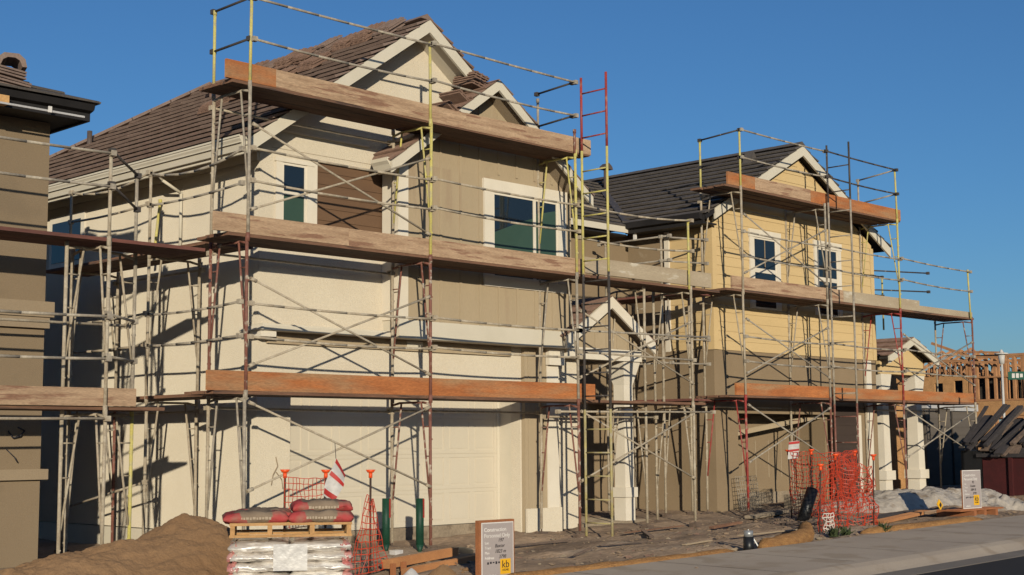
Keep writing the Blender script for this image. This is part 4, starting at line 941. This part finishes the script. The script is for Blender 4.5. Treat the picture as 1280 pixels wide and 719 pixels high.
def sand_prof(u, v):       # along the pile: long shoulder on the left, peak right of the middle
    k = 0
    for (a, fa), (b, fb) in zip(SP_, SP_[1:]):
        if a <= u <= b: k = fa + (fb - fa) * (u - a) / (b - a)
    return k * max(0, 1 - abs(v) ** 1.7) ** 1.1
tag(mound('sand_pile', 7.75, 13.05, 1.62, 1.5, .80, 'sand', 3.1, rad(6), 150, sand_prof, .07), 'long heap of brown sand before the gap between the left houses', 'sand pile')

# shrink-wrapped bags, pallet, loose bags, all turned to face the street corner
pa = rad(-36.5); PC = Vector((8.62, 11.5, gz(8.6, 11.5) + .02))
def bagmesh(L, W, H, seed, m, name, parent=None, sag=.25, nx=14, ny=9):
    vs = []; mb = MB(); top = []; 
    def pt(u, v, s):
        e = max(0, 1 - abs(u) ** 10) ** .4 * max(0, 1 - abs(v) ** 9) ** .4
        z = s * H / 2 * (.30 + .70 * e) * (1 - .16 * abs(u) ** 2) - sag * .12 * H * abs(u) ** 3 + .030 * mnoise.noise(Vector((u * 2.2 + seed, v * 2.2, s * 3))) + .011 * mnoise.noise(Vector((u * 6 + seed, v * 6, s * 3)))
        rx = L / 2 * (1 + .05 * mnoise.noise(Vector((v * 3, seed, s)))); ry = W / 2 * (1 + .03 * mnoise.noise(Vector((u * 3, seed + 5, s))))
        return (u * rx, v * ry, z)
    for s in (1, -1):
        o = len(vs)
        for j in range(ny + 1):
            for i in range(nx + 1): vs.append(pt(-1 + 2 * i / nx, -1 + 2 * j / ny, s))
    w = nx + 1; n1 = w * (ny + 1); fs = []
    for j in range(ny):
        for i in range(nx):
            a = j * w + i; fs.append((a, a + 1, a + w + 1, a + w)); fs.append((n1 + a, n1 + a + w, n1 + a + w + 1, n1 + a + 1))
    for i in range(nx):
        fs.append((i, n1 + i, n1 + i + 1, i + 1)); a = ny * w + i; fs.append((a, a + 1, n1 + a + 1, n1 + a))
    for j in range(ny):
        a = j * w; fs.append((a, a + w, n1 + a + w, n1 + a)); a = j * w + nx; fs.append((a, n1 + a, n1 + a + w, a + w))
    return mb.add(vs, fs, True).build(name, m, parent)
ST = thing('wrapped_bag_stack', PC, 'pallet load of bags in shiny clear shrink-wrap, under a bare pallet', 'bag stack'); ST.rotation_euler = (0, 0, pa)
pal0 = MB()
for yy in (-.46, 0, .46): pal0.box(-.56, yy - .045, .02, .56, yy + .045, .11)
pal0.box(-.57, -.5, .111, .57, .5, .13)
q = pal0.build('pallet_base', 'pine', None); q.parent = ST; q.location = (0, 0, -.12)
def child_of(o, par, loc, rot=(0, 0, 0)): o.parent = par; o.location = loc; o.rotation_euler = rot; return o
for k in range(6):
    for c in range(2):
        o = bagmesh(.575, .98, .108, k * 2.3 + c * 7.7, 'wrapped_paper', 'bag'); child_of(o, ST, (-.285 + .57 * c + R.uniform(-.012, .012), R.uniform(-.012, .012), .07 + k * .095), (0, 0, R.uniform(-.02, .02)))
for k in range(6):                                                # red printed bag ends under the film
    for sx in (-1, 1):
        o = bagmesh(.11, .94, .105, k * 1.3 + sx, 'wrapped_red', 'bag_end', nx=6); child_of(o, ST, (sx * .535 + R.uniform(-.012, .012), R.uniform(-.02, .02), .068 + k * .095), (0, 0, R.uniform(-.03, .03)))
lab_ = MB(); lab_.box(-.16, -.515, .33, .16, -.503, .58); o = lab_.build('paper_label', 'white_plastic'); o.parent = ST
def place(o, lx, ly, lz, rz=0, rx=0, ry=0):
    c, s = math.cos(pa), math.sin(pa); o.location = (PC.x + lx * c - ly * s, PC.y + lx * s + ly * c, PC.z + lz); o.rotation_euler = (rx, ry, pa + rz)
PL = thing('pallet', (0, 0, 0), 'bare wooden pallet lying on the shrink-wrapped bags', 'pallet'); WORLD[PL.name] = Vector((0, 0, 0))
place(PL, 0, 0, .645, .01)
for x in (-.55, -.2, .2, .55):
    o = MB().box(x - .022, -.49, .0201, x + .022, .49, .1099).build('stringer', 'pine'); o.parent = PL
for k in range(7):
    o = MB().box(-.58, -.5 + k * .152, .1105, .58, -.5 + k * .152 + .092, .128).build('deck_board', 'pine'); o.parent = PL
for k in range(3):
    o = MB().box(-.58, -.5 + k * .45, 0, .58, -.5 + k * .45 + .1, .0195).build('deck_board', 'pine'); o.parent = PL
BAGS = [('dusty brown and red cement bag at the left of the bare pallet', -.34, -.12, .826, .05, .62), ('dusty cement bag with red ends, right of the pile, lower', .30, -.16, .826, -.04, .62),
        ('topmost dusty red cement bag on the bare pallet', .30, .0, .918, .06, .58), ('cement bag at the back left of the bare pallet', -.28, .28, .83, .1, .58)]
for k, (lb, lx, ly, lz, rz, L_) in enumerate(BAGS):
    t = thing('cement_bag', (0, 0, 0), lb, 'cement bag', 'loose cement bags on the pallet'); WORLD[t.name] = Vector((0, 0, 0)); place(t, lx, ly, lz, rz)
    o = bagmesh(L_, .48, .108, 11 + k, 'bag_print', 'body', sag=1.0, nx=26, ny=18); o.parent = t
    o = MB().box(-.15, -.2165, -.03, .15, -.208, .02); x = -.14; o = MB()
    while x < .14:
        wv = R.uniform(.012, .03); o.box(x, -.248, -.022 + R.uniform(0, .006), x + wv, -.226, .000 + R.uniform(0, .006)); x += wv + .008
    o = o.build('print', 'print_tan'); o.parent = t
def cap_stake(parent, x, y, z0, z1, tilt=(0, 0)):
    MB().tube((x, y, z0), (x + tilt[0], y + tilt[1], z1), .013, 6).build('stake', 'stake_steel', parent)
    MB().tube((x + tilt[0], y + tilt[1], z1 - .05), (x + tilt[0], y + tilt[1], z1 + .01), .022, 8).tube((x + tilt[0], y + tilt[1], z1 + .01), (x + tilt[0], y + tilt[1], z1 + .045), .035, 10, .06).build('stake_cap', 'cap_orange', parent)
def net(parent, c00, c10, c11, c01, nu, nv, m='net_orange', sag=.05, r=.005, seed=0, label=None):
    c = [Vector(p) for p in (c00, c10, c11, c01)]; nrm = (c[1] - c[0]).cross(c[3] - c[0]).normalized()
    def P(u, v):
        p = (c[0] * (1 - u) + c[1] * u) * (1 - v) + (c[3] * (1 - u) + c[2] * u) * v
        q = Vector((u * 4 + seed, v * 4, seed))
        return p + nrm * sag * mnoise.noise(q) * 2 + Vector((0, 0, 1)) * (-.4 * sag * math.sin(u * 3.1416) + sag * .6 * mnoise.noise(q * 1.7))
    mb = MB()
    for j in range(nv + 1):
        pts = [P(i / nu, j / nv) for i in range(nu + 1)]
        for a, b in zip(pts, pts[1:]): mb.bar(a, b, r * 1.6, r * 2.6)
    for i in range(nu + 1):
        pts = [P(i / nu, j / nv) for j in range(nv + 1)]
        for a, b in zip(pts, pts[1:]): mb.bar(a, b, r * 1.6, r * 1.8)
    return mb.build('net', m, parent, label)
N1 = thing('safety_fence', (10.2, 13.0, 0), 'orange safety net drooping from capped stakes behind the bag pallet', 'safety fence')
for x, y, h in ((9.70, 13.05, 1.16), (10.20, 12.95, 1.15), (10.78, 12.85, 1.14)): cap_stake(N1, x, y, -.05, h)
net(N1, (9.68, 13.03, .55), (10.22, 12.93, .6), (10.22, 12.93, 1.10), (9.68, 13.03, 1.13), 11, 8, r=.0032, sag=.03)
net(N1, (10.34, 12.70, .0), (11.02, 12.82, .05), (10.84, 12.86, .82), (10.72, 12.84, .90), 8, 12, r=.0036, sag=.03, seed=3)
WB = thing('warning_flag', (9.83, 12.45, .9), 'crumpled white and red plastic flag hung above the bags', 'flag')
def sheet(name, P, nu, nv, m, parent, th=.004):
    vs, fs = [], []
    for s in (0, 1):
        for j in range(nv + 1):
            for i in range(nu + 1):
                p = Vector(P(i / nu, j / nv)); vs.append(p + Vector((.004, th, 0)) * s)
    w = nu + 1; n1 = w * (nv + 1)
    for j in range(nv):
        for i in range(nu):
            a = j * w + i; fs += [(a, a + 1, a + w + 1, a + w), (n1 + a, n1 + a + w, n1 + a + w + 1, n1 + a + 1)]
    return MB().add(vs, fs, True).build(name, m, parent)
def flagP(u, v, u0=0, u1=1, v0=0, v1=1, lift=0):
    u = u0 + (u1 - u0) * u; v = v0 + (v1 - v0) * v
    x = 9.75 + .14 * u + .15 * v; y = 12.42 - .03 * u + .03 * math.sin(v * 5 + u * 2) + lift; z = .93 + .40 * v - .10 * u * v - .08 * u
    return (x, y, z)
sheet('cloth', lambda u, v: flagP(u, v), 6, 10, 'white_plastic', WB)
for (a, b) in ((.55, .66), (.88, .99), (.05, .2)): sheet('stripe', lambda u, v: flagP(u, v, 0, 1, a, b, -.008), 6, 3, 'red_strip', WB)
MB().tube((9.95, 12.45, 1.28), (9.97, 12.5, 1.50), .004, 5).build('cord', 'steel_dark', WB)

for k, (x, y, lb) in enumerate(((12.82, 14.95, 'left one of two green steel posts with red strip, by the orange net'), (13.08, 14.55, 'right one of two green steel posts, standing by the rusty scaffold pole'))):
    t = thing('fence_post', (x, y, 0), lb, 'post', 'green posts before the garage')
    MB().tube((x, y, .12), (x, y, .74), .055, 12).tube((x, y, -.02), (x, y, .12), .012, 12, .055).build('body', 'green_post', t)
    MB().hexa([(x + .01, y - .062, .48), (x + .05, y - .04, .48), (x + .05, y - .03, .48), (x + .01, y - .05, .48), (x + .01, y - .062, .735), (x + .05, y - .04, .735), (x + .05, y - .03, .735), (x + .01, y - .05, .735)]).build('red_strip', 'red_strip', t)
tag(B(12.70, 14.62, .0, 12.84, 14.74, .06).build('block', 'white_plastic'), 'small white block at the foot of the left green post', 'block')
tag(mound('black_patch', 13.75, 14.5, .48, .30, .09, 'black_plastic', 9, .2, 24, None, .02), 'flat black patch lying by the rusty pole foot', 'sheeting')  # low black patch on the dirt
# form boards
for k, (p, q, lb) in enumerate((((10.95, 12.78, .09), (12.75, 13.5, .10), 'long orange form board lying before the garage, behind the sign'), ((11.0, 12.5, .0), (12.9, 13.2, .02), 'orange form board lying low in front of the longer one'))):
    tag(MB().bar(p, q, .09, .10).build('form_board', 'orange_lumber'), lb, 'board', 'orange form boards')
for k in range(2): tag(MB().bar((11.0 + k * .25, 12.70 + k * .1, -.08), (11.0 + k * .25, 12.70 + k * .1, .10), .05, .05).build('form_stake', 'backing_wood'), 'short dark wooden stake holding the orange form boards', 'stake', 'stakes of the form boards')
def sack(cx, cy, h, r, m, label, seed):
    vs, fs = [], []; n, k = 18, 10
    for j in range(k + 1):
        f = j / k
        for i in range(n):
            a = 2 * math.pi * i / n; rr = r * (1 - f) ** .8 * (1 + .18 * mnoise.noise(Vector((math.cos(a) * 1.5, math.sin(a) * 1.5, f * 2 + seed)))) + .006
            vs.append((cx + rr * math.cos(a) + .1 * r * f, cy + rr * math.sin(a) * .8, -.03 + gz(cx, cy) + h * f))
    for j in range(k):
        for i in range(n): fs.append((j * n + i, j * n + (i + 1) % n, (j + 1) * n + (i + 1) % n, (j + 1) * n + i))
    fs.append(tuple(k * n + i for i in range(n)))
    return tag(MB().add(vs, fs, True).build('sack', m), label, 'sack')
sack(10.42, 11.75, .20, .20, 'white_plastic', 'peaked pale grey plastic sack by the frame bottom edge', 2.0); sack(11.12, 12.0, .17, .24, 'sand', 'crumpled tan sack left of the nearer site sign', 7.3)

# site signs ---------------------------------------------------------------
def text(s, size, m, parent, loc, name='lettering', align='LEFT', shear=0, spacing=1):
    cu = bpy.data.curves.new(name, 'FONT'); cu.body = s; cu.size = size; cu.extrude = .0012; cu.align_x = align; cu.shear = shear; cu.space_character = spacing
    o = bpy.data.objects.new(name, cu); COL.objects.link(o)
    dg = bpy.context.evaluated_depsgraph_get(); me = bpy.data.meshes.new_from_object(o.evaluated_get(dg))
    bpy.data.objects.remove(o); me.materials.clear(); me.materials.append(MATS[m])
    o = bpy.data.objects.new(name, me); COL.objects.link(o); o.parent = parent; o.location = loc; o.rotation_euler = (rad(90), 0, 0)
    return o
def sign(loc, w, h, rz, label, hand, tilt=0, backing=True):
    t = thing('site_sign', loc, label, 'sign', 'construction personnel signs'); t.rotation_euler = (tilt, 0, rz); WORLD[t.name] = Vector((0, 0, 0))
    if backing:
        o = B(-w / 2 - .03, .006, -.12, w / 2 + .02, .07, h + .025).build('backing', 'backing_wood'); o.parent = t
    else:
        o = B(-w / 2, .006, 0, w / 2, .03, h).build('backing', 'backing_wood'); o.parent = t
    o = B(-w / 2, 0, 0, w / 2, .005, h).build('border', 'sign_white'); o.parent = t
    o = B(-w / 2 + .012, -.003, .012, w / 2 - .012, -.0005, h - .012).build('board', 'sign_grey'); o.parent = t
    y = -.0045; s = h / .62
    text('Construction', .062 * s, 'sign_white', t, (-w / 2 + .035, y, h - .10 * s)); text('Personnel Only', .062 * s, 'sign_white', t, (-w / 2 + .035, y, h - .165 * s))
    for k, wd in enumerate(('Lot', 'Tract', 'Plan', 'Address')): text(wd, .042 * s, 'sign_white', t, (-w / 2 + .045, y, h - (.235 + .055 * k) * s))
    for k, wd in enumerate(hand): text(wd, .055 * s, 'ink', t, (-w / 2 + (.25, .20, .20, .26)[k] * w / .5, y - .001, h - (.215 + .06 * k) * s), 'handwriting', shear=.25)
    o = MB()
    for k in range(9): o.box(-w / 2 + .08 + k * .042, y - .0012, h - .455 * s + .006 * (k % 3), -w / 2 + .105 + k * .042, y, h - .43 * s + .004 * (k % 2))
    o = o.build('handwriting', 'ink'); o.parent = t
    lx0, lz0, ls = w / 2 - .215 * w / .5, .05 * s, .165 * s
    o = B(lx0, -.006, lz0, lx0 + ls * .95, -.0035, lz0 + ls).build('logo', 'sign_yellow'); o.parent = t
    text('kb', .115 * s, 'ink', t, (lx0 + ls * .47, -.0085, lz0 + ls * .42), align='CENTER'); text('HOME', .034 * s, 'ink', t, (lx0 + ls * .47, -.0085, lz0 + ls * .2), align='CENTER')
    o = MB()
    for k in range(8): o.box(-w / 2 + .08 + k * .017, y - .001, .03 * s, -w / 2 + .091 + k * .017, y, .045 * s + .004 * (k % 3))
    o = o.build('lettering', 'sign_white'); o.parent = t
    return t
sign((11.44, 11.42, -.03), .49, .63, rad(-2), 'nearer grey site sign with yellow kb square on a brown timber backing', ('197', 'Baxter', '1823 m', '3798'))
SG2 = sign((23.4, 11.7, .30), .56, .66, rad(-6), 'farther grey site sign with yellow kb square on low timber blocks', ('92', 'Foxtm', '1804 B', '3792'), backing=False)
for k, (x, lb) in enumerate(((23.05, 'left low timber block under the farther sign'), (23.42, 'middle low timber block under the farther sign'), (23.85, 'right low timber block under the farther sign'))):
    tag(B(x, 11.5, gz(x, 11.5) - .02, x + .09, 12.2, .275).build('timber_block', 'backing_wood'), lb, 'timber block', 'blocks under the farther sign')
tag(B(22.6, 11.52, .276, 24.2, 11.85, .30).build('timber_shelf', 'backing_wood'), 'flat brown board on blocks carrying the farther sign', 'board')
D_ = thing('caution_diamond', (22.35, 11.75, .35), 'small tilted yellow caution card left of the farther sign', 'caution card')
MB().prism([(22.35, 11.75, .31), (22.42, 11.74, .39), (22.33, 11.76, .49), (22.27, 11.77, .41)], (0, .012, 0)).build('card', 'sign_yellow', D_)
MB().prism([(22.345, 11.740, .35), (22.375, 11.740, .395), (22.34, 11.740, .44), (22.31, 11.740, .395)], (0, .004, 0)).build('symbol', 'ink', D_)

# right-hand safety net round the pit
N2 = thing('safety_fence', (20.5, 13, .1), 'large tangled orange safety net on capped stakes by the sidewalk', 'safety fence')
stk = [(21.13, 13.9, 1.16), (21.11, 13.5, 1.17), (18.66, 11.8, 1.0), (19.54, 12.0, 1.13), (22.14, 13.2, 1.12), (20.41, 11.9, 1.10)]
pts_px = stk
for x, y, h in stk: cap_stake(N2, x, y, gz(x, y) - .1, gz(x, y) + h, (R.uniform(-.05, .05), R.uniform(-.03, .03)))
def gp_(i, z): x, y, h = stk[i]; return (x, y, gz(x, y) + z)
net(N2, gp_(0, .12), gp_(1, .08), gp_(1, 1.18), gp_(0, 1.18), 9, 16, sag=.05, seed=1, r=.0038)
net(N2, gp_(1, .08), gp_(4, .1), gp_(4, 1.18), gp_(1, 1.15), 15, 16, sag=.06, seed=2, r=.0038)
net(N2, gp_(2, .0), gp_(3, .02), gp_(3, 1.12), gp_(2, .95), 14, 15, sag=.06, seed=3, r=.0037)
net(N2, gp_(3, .0), gp_(5, .02), gp_(5, .95), gp_(3, 1.15), 14, 15, sag=.08, seed=4, r=.0037)
net(N2, gp_(3, .3), gp_(4, .3), gp_(4, 1.18), gp_(3, 1.18), 18, 12, sag=.05, seed=6, r=.0037)
net(N2, gp_(5, -.02), (21.1, 12.2, .12), (21.0, 12.5, .8), gp_(5, .95), 12, 11, sag=.08, seed=5, r=.0037)
net(N2, (18.7, 11.72, .06), (18.95, 11.70, .06), (18.98, 11.75, .40), (18.72, 11.75, .40), 4, 6, m='net_white', sag=.04, seed=9, label='pale scrap of net')  # small net patch with a pale colour of its own
FS = thing('warning_flag', (20.9, 13.85, 1.2), 'small red and white card above the large orange net', 'flag')
sheet('cloth', lambda u, v: (21.02 + .18 * u + .05 * v, 13.88 - .10 * u, 1.17 + .30 * v + .02 * u), 4, 6, 'white_plastic', FS)
for a, b in ((.42, .54), (.84, .98)): sheet('stripe', lambda u, v: (21.01 + .18 * u + .05 * (a + (b - a) * v), 13.872 - .10 * u, 1.17 + .30 * (a + (b - a) * v) + .02 * u), 4, 2, 'red_strip', FS)
tag(MB().tube((20.75, 13.45, .12), (21.05, 13.42, .66), .10, 14).build('pipe_roll', 'black_plastic'), 'black corrugated pipe leaning on the large orange net', 'pipe')
SP = thing('pipe_stub', (15.66, 10.98, .04), 'short black capped pipe stub at the sidewalk edge', 'pipe stub')
MB().tube((15.66, 10.98, 0), (15.66, 10.98, .24), .075, 16, .07).build('body', 'black_plastic', SP); MB().tube((15.66, 10.98, .241), (15.66, 10.98, .32), .062, 16).build('collar', 'grey_metal', SP)
tag(MB().bar((15.95, 11.0, .05), (15.85, 11.12, .32), .06, .015).build('lath', 'grey_metal'), 'short grey lath leaning beside the black pipe stub', 'lath')
tag(MB().bar((14.55, 11.22, .06), (15.5, 11.08, .08), .045, .03).build('batten', 'taupe_trim'), 'pale thin batten lying left of the pipe stub', 'batten')
def wattle(pts, r, label, seed):
    vs, fs = [], []; n = 14; fine = []
    for a, b in zip(pts, pts[1:]):
        for k in range(14): fine.append(Vector(a).lerp(Vector(b), k / 14))
    fine.append(Vector(pts[-1]))
    for j, p in enumerate(fine):
        d = (fine[min(j + 1, len(fine) - 1)] - fine[max(j - 1, 0)]).normalized(); s = d.cross(Vector((0, 0, 1))).normalized(); u = s.cross(d)
        e = min(1, .45 + .3 * min(j, len(fine) - 1 - j))
        for i in range(n):
            a = 2 * math.pi * i / n; rr = r * e * (1 + .16 * mnoise.noise(Vector((j * .35, math.cos(a) * 1.4 + seed, math.sin(a) * 1.4))))
            vs.append(p + (s * math.cos(a) + u * math.sin(a)) * rr)
    for j in range(len(fine) - 1):
        for i in range(n): fs.append((j * n + i, j * n + (i + 1) % n, (j + 1) * n + (i + 1) % n, (j + 1) * n + i))
    fs.append(tuple(range(n))); fs.append(tuple((len(fine) - 1) * n + i for i in range(n)))
    return tag(MB().add(vs, fs, True).build('straw_wattle', 'straw'), label, 'straw wattle', 'straw wattles along the sidewalk')
wattle([(15.9, 10.95, .08), (16.8, 11.1, .11), (17.6, 11.35, .14), (18.2, 11.75, .20)], .115, 'straw wattle right of the pipe stub with a raised blunt end', 1)
wattle([(18.9, 11.22, .10), (20.2, 11.1, .12), (22.4, 11.05, .15)], .09, 'straw wattle along the sidewalk in front of the large orange net', 4)
wattle([(11.0, 10.98, .0), (12.6, 10.97, .02), (14.0, 10.95, .03), (15.3, 10.96, .05)], .075, 'flattened straw wattle edging the sidewalk right of the nearer sign', 8)
def weed(x, y, label):
    mb = MB()
    for k in range(60):
        a = R.uniform(0, 6.28); l = R.uniform(.08, .2); e = R.uniform(.3, 1.2); p = Vector((x + R.uniform(-.06, .06), y + R.uniform(-.05, .05), gz(x, y)))
        q = p + Vector((math.cos(a) * math.cos(e), math.sin(a) * math.cos(e), math.sin(e))) * l; w = Vector((-math.sin(a), math.cos(a), 0)) * .012
        mb.add([p - w, p + w, q + w * .3, q - w * .3, (p + q) / 2 + w * 1.6 + Vector((0, 0, .01)), (p + q) / 2 - w * 1.6 + Vector((0, 0, .01))], [(0, 1, 4, 5), (5, 4, 2, 3)])
    return tag(mb.build('weed', 'weed'), label, 'weed')
weed(18.35, 11.35, 'low dull green weed tuft at the end of the left wattle'); weed(19.4, 11.15, 'small green weed tuft before the large orange net'); weed(18.6, 11.3, 'dark green weed tuft at the net corner on the sidewalk')
# sheeting mound, planks and wire mesh by the yellow house
tag(mound('sheeting_mound', 25.6, 13.9, 2.6, .75, .36, 'sheeting', 5.5, rad(-14), 60, lambda u, v: max(0, 1 - abs(u) ** 3) ** .7 * max(0, 1 - abs(v) ** 2.2), .11), 'long low mound of dusty crumpled white plastic sheeting', 'sheeting')
tag(mound('sheeting_mound', 25.6, 12.2, 1.3, .5, .30, 'sheeting', 8.8, rad(-10), 60, None, .15), 'smaller pale crumpled sheeting behind the farther sign', 'sheeting')
for k, (p, q, m, lb) in enumerate((((20.9, 12.1, .16), (23.4, 12.6, .22), 'orange_lumber', 'orange board lying right of the large orange net'), ((21.8, 12.9, .15), (24.0, 13.0, .2), 'scrap_dark', 'dark wet board lying behind the orange board'), ((23.0, 12.3, .22), (25.3, 12.5, .26), 'gray_board', 'weathered board lying left of the farther sign'), ((20.6, 14.4, .18), (22.4, 14.9, .2), 'concrete', 'dusty board lying below the yellow house garage'))):
    tag(MB().bar(p, q, .2, .05).build('board', m), lb, 'board')
MSH = MB()
def mp(u, v): return Vector((22.15 + .85 * u, 15.7 + .12 * u + .1 * v, .2 + .62 * v))
for i in range(11): MSH.tube(mp(i / 10, 0), mp(i / 10, 1), .005, 5)
for j in range(9): MSH.tube(mp(0, j / 8), mp(1, j / 8), .005, 5)
tag(MSH.build('wire_mesh', 'steel_grey'), 'square grey wire mesh leaning at the yellow house corner', 'wire mesh')
tag(B(23.3, 15.3, .15, 23.9, 15.5, .46).build('concrete_block', 'concrete'), 'pale concrete block before the yellow house garage', 'block')
tag(MB().tube((16.6, 16.6, .17), (17.2, 16.75, .25), .02, 6).build('conduit', 'steel_grey'), 'short grey conduit lying in the dark entry', 'conduit')
# reel of wire and lath leaning in the entry
for k in range(9):
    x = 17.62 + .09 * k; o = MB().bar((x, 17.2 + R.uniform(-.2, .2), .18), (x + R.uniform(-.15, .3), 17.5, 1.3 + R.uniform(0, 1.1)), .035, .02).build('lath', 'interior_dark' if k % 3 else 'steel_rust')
    tag(o, 'lath leaning in the dark entry of the cream house', 'lath', 'laths leaning in the entry')

# small clods and rubble over the dirt
def rubble(n, seed, name, m, x0, x1, y0, y1, s0, s1):
    r = random.Random(seed); mb = MB()
    for k in range(n):
        x, y = r.uniform(x0, x1), r.uniform(y0, y1); s = r.uniform(s0, s1) * (.5 + r.random() ** 3); z = gz(x, y) + .01 + (.035 * mnoise.noise(Vector((x, y, 0)) * 1.7) + .055 * mnoise.noise(Vector((x, y, 0)) * .55))
        vs = []
        for (a, b, c) in ((1, 0, 0), (-1, 0, 0), (0, 1, 0), (0, -1, 0), (0, 0, 1), (0, 0, -.6), (.6, .6, .5), (-.6, .6, .5), (.6, -.6, .5), (-.6, -.6, .5)):
            vs.append((x + a * s * r.uniform(.7, 1.3), y + b * s * r.uniform(.7, 1.3), z + c * s * .6 * r.uniform(.6, 1.2)))
        mb.add(vs, [(0, 6, 4, 8), (1, 9, 4, 7), (2, 7, 4, 6), (3, 8, 4, 9), (0, 2, 6), (1, 7, 2), (1, 3, 9), (0, 8, 3), (0, 5, 2), (2, 5, 1), (1, 5, 3), (3, 5, 0)])
    return tag(mb.build(name, m), 'scattered clods and rubble on the dirt' if y0 > 10.89 else 'scattered grit on the sidewalk', 'rubble', kind='stuff')
rubble(1500, 1, 'rubble', 'clod', 9.5, 30, 11.0, 15.9, .008, .045); rubble(500, 2, 'rubble', 'concrete', 11, 30, 11.2, 16, .006, .04); rubble(160, 4, 'rubble', 'orange_tile', 11, 30, 11.2, 16, .01, .05)

SC = [(13.6, 12.2, .5, .9), (14.9, 12.9, -.3, 1.3), (15.6, 12.0, .1, .7), (16.4, 13.2, .8, 1.0), (17.3, 12.3, -.1, 1.4), (18.4, 13.6, .2, 1.1), (19.6, 13.1, -.6, .8), (16.9, 14.1, .05, 1.5), (14.2, 13.9, -.15, 1.0)]
for k, (x, y, a, l) in enumerate(SC):
    p = Vector((x, y, gz(x, y) + .045)); q = p + Vector((math.cos(a) * l, math.sin(a) * l, .01 + .015 * l))
    o = MB().bar(p, q, R.choice((.04, .07, .09)), R.choice((.012, .02, .035))).build('scrap_lath', R.choice(('scrap', 'scrap', 'plank_wood', 'taupe_trim')))
    tag(o, 'thin scrap of timber lying flat on the open dirt', 'timber scrap', 'timber scraps lying on the dirt')
rubble(420, 9, 'grit', 'clod', 11, 28, 9.6, 10.9, .004, .022); rubble(260, 12, 'rubble', 'sand', 6.2, 12.0, 10.9, 12.2, .008, .05)
MB().path([(7.62, 15.49, 1.66), (7.66, 15.45, 1.58), (7.74, 15.44, 1.60), (7.80, 15.45, 1.66), (7.72, 15.46, 1.70)], .009).path([(7.60, 15.48, 1.45), (7.68, 15.44, 1.36), (7.73, 15.46, 1.30)], .007).build('wire', 'ink', H0)
# ================================================================== light, sky, camera
w = bpy.data.worlds.new('World'); scene.world = w; w.use_nodes = True
N = w.node_tree.nodes; L = w.node_tree.links; N.clear()
sky = N.new('ShaderNodeTexSky'); sky.sky_type = 'NISHITA'; sky.sun_disc = False
sky.sun_elevation = SUN_EL; sky.sun_rotation = math.atan2(-math.cos(SUN_AZ), -math.sin(SUN_AZ)); sky.air_density = 1.0; sky.dust_density = .35; sky.ozone_density = 5.8; sky.altitude = 0
bg = N.new('ShaderNodeBackground'); bg.inputs['Strength'].default_value = .10; out = N.new('ShaderNodeOutputWorld')
L.new(sky.outputs[0], bg.inputs[0]); L.new(bg.outputs[0], out.inputs[0])
sd = bpy.data.lights.new('sun', 'SUN'); sd.energy = 3.6; sd.angle = rad(.5); sd.color = (1.0, .92, .74)
so = bpy.data.objects.new('sun', sd); COL.objects.link(so)
d = Vector((math.cos(SUN_AZ) * math.cos(SUN_EL), math.sin(SUN_AZ) * math.cos(SUN_EL), -math.sin(SUN_EL)))
so.rotation_euler = d.to_track_quat('-Z', 'Y').to_euler(); so.location = (-10, -14, 12)

cam = bpy.data.cameras.new('camera'); cam.sensor_width = 36; cam.lens = 1773.854 / 1280 * 36; cam.clip_end = 3000; cam.clip_start = .1
co = bpy.data.objects.new('camera', cam); COL.objects.link(co); scene.camera = co
yaw, pit, rol = .773382377, .10889551, -.00664161
fwd = Vector((math.cos(yaw) * math.cos(pit), math.sin(yaw) * math.cos(pit), math.sin(pit))); rt = Vector((math.sin(yaw), -math.cos(yaw), 0)); up = rt.cross(fwd)
r2 = rt * math.cos(rol) + up * math.sin(rol); u2 = -rt * math.sin(rol) + up * math.cos(rol)
co.matrix_world = Matrix(((r2.x, u2.x, -fwd.x, 0), (r2.y, u2.y, -fwd.y, 0), (r2.z, u2.z, -fwd.z, 1.48745), (0, 0, 0, 1)))
vs_ = scene.view_settings; vs_.view_transform = 'Standard'; vs_.look = 'None'; vs_.exposure = 0; vs_.gamma = 1; vs_.use_curve_mapping = False
scene.render.engine = 'CYCLES'; scene.cycles.max_bounces = 6
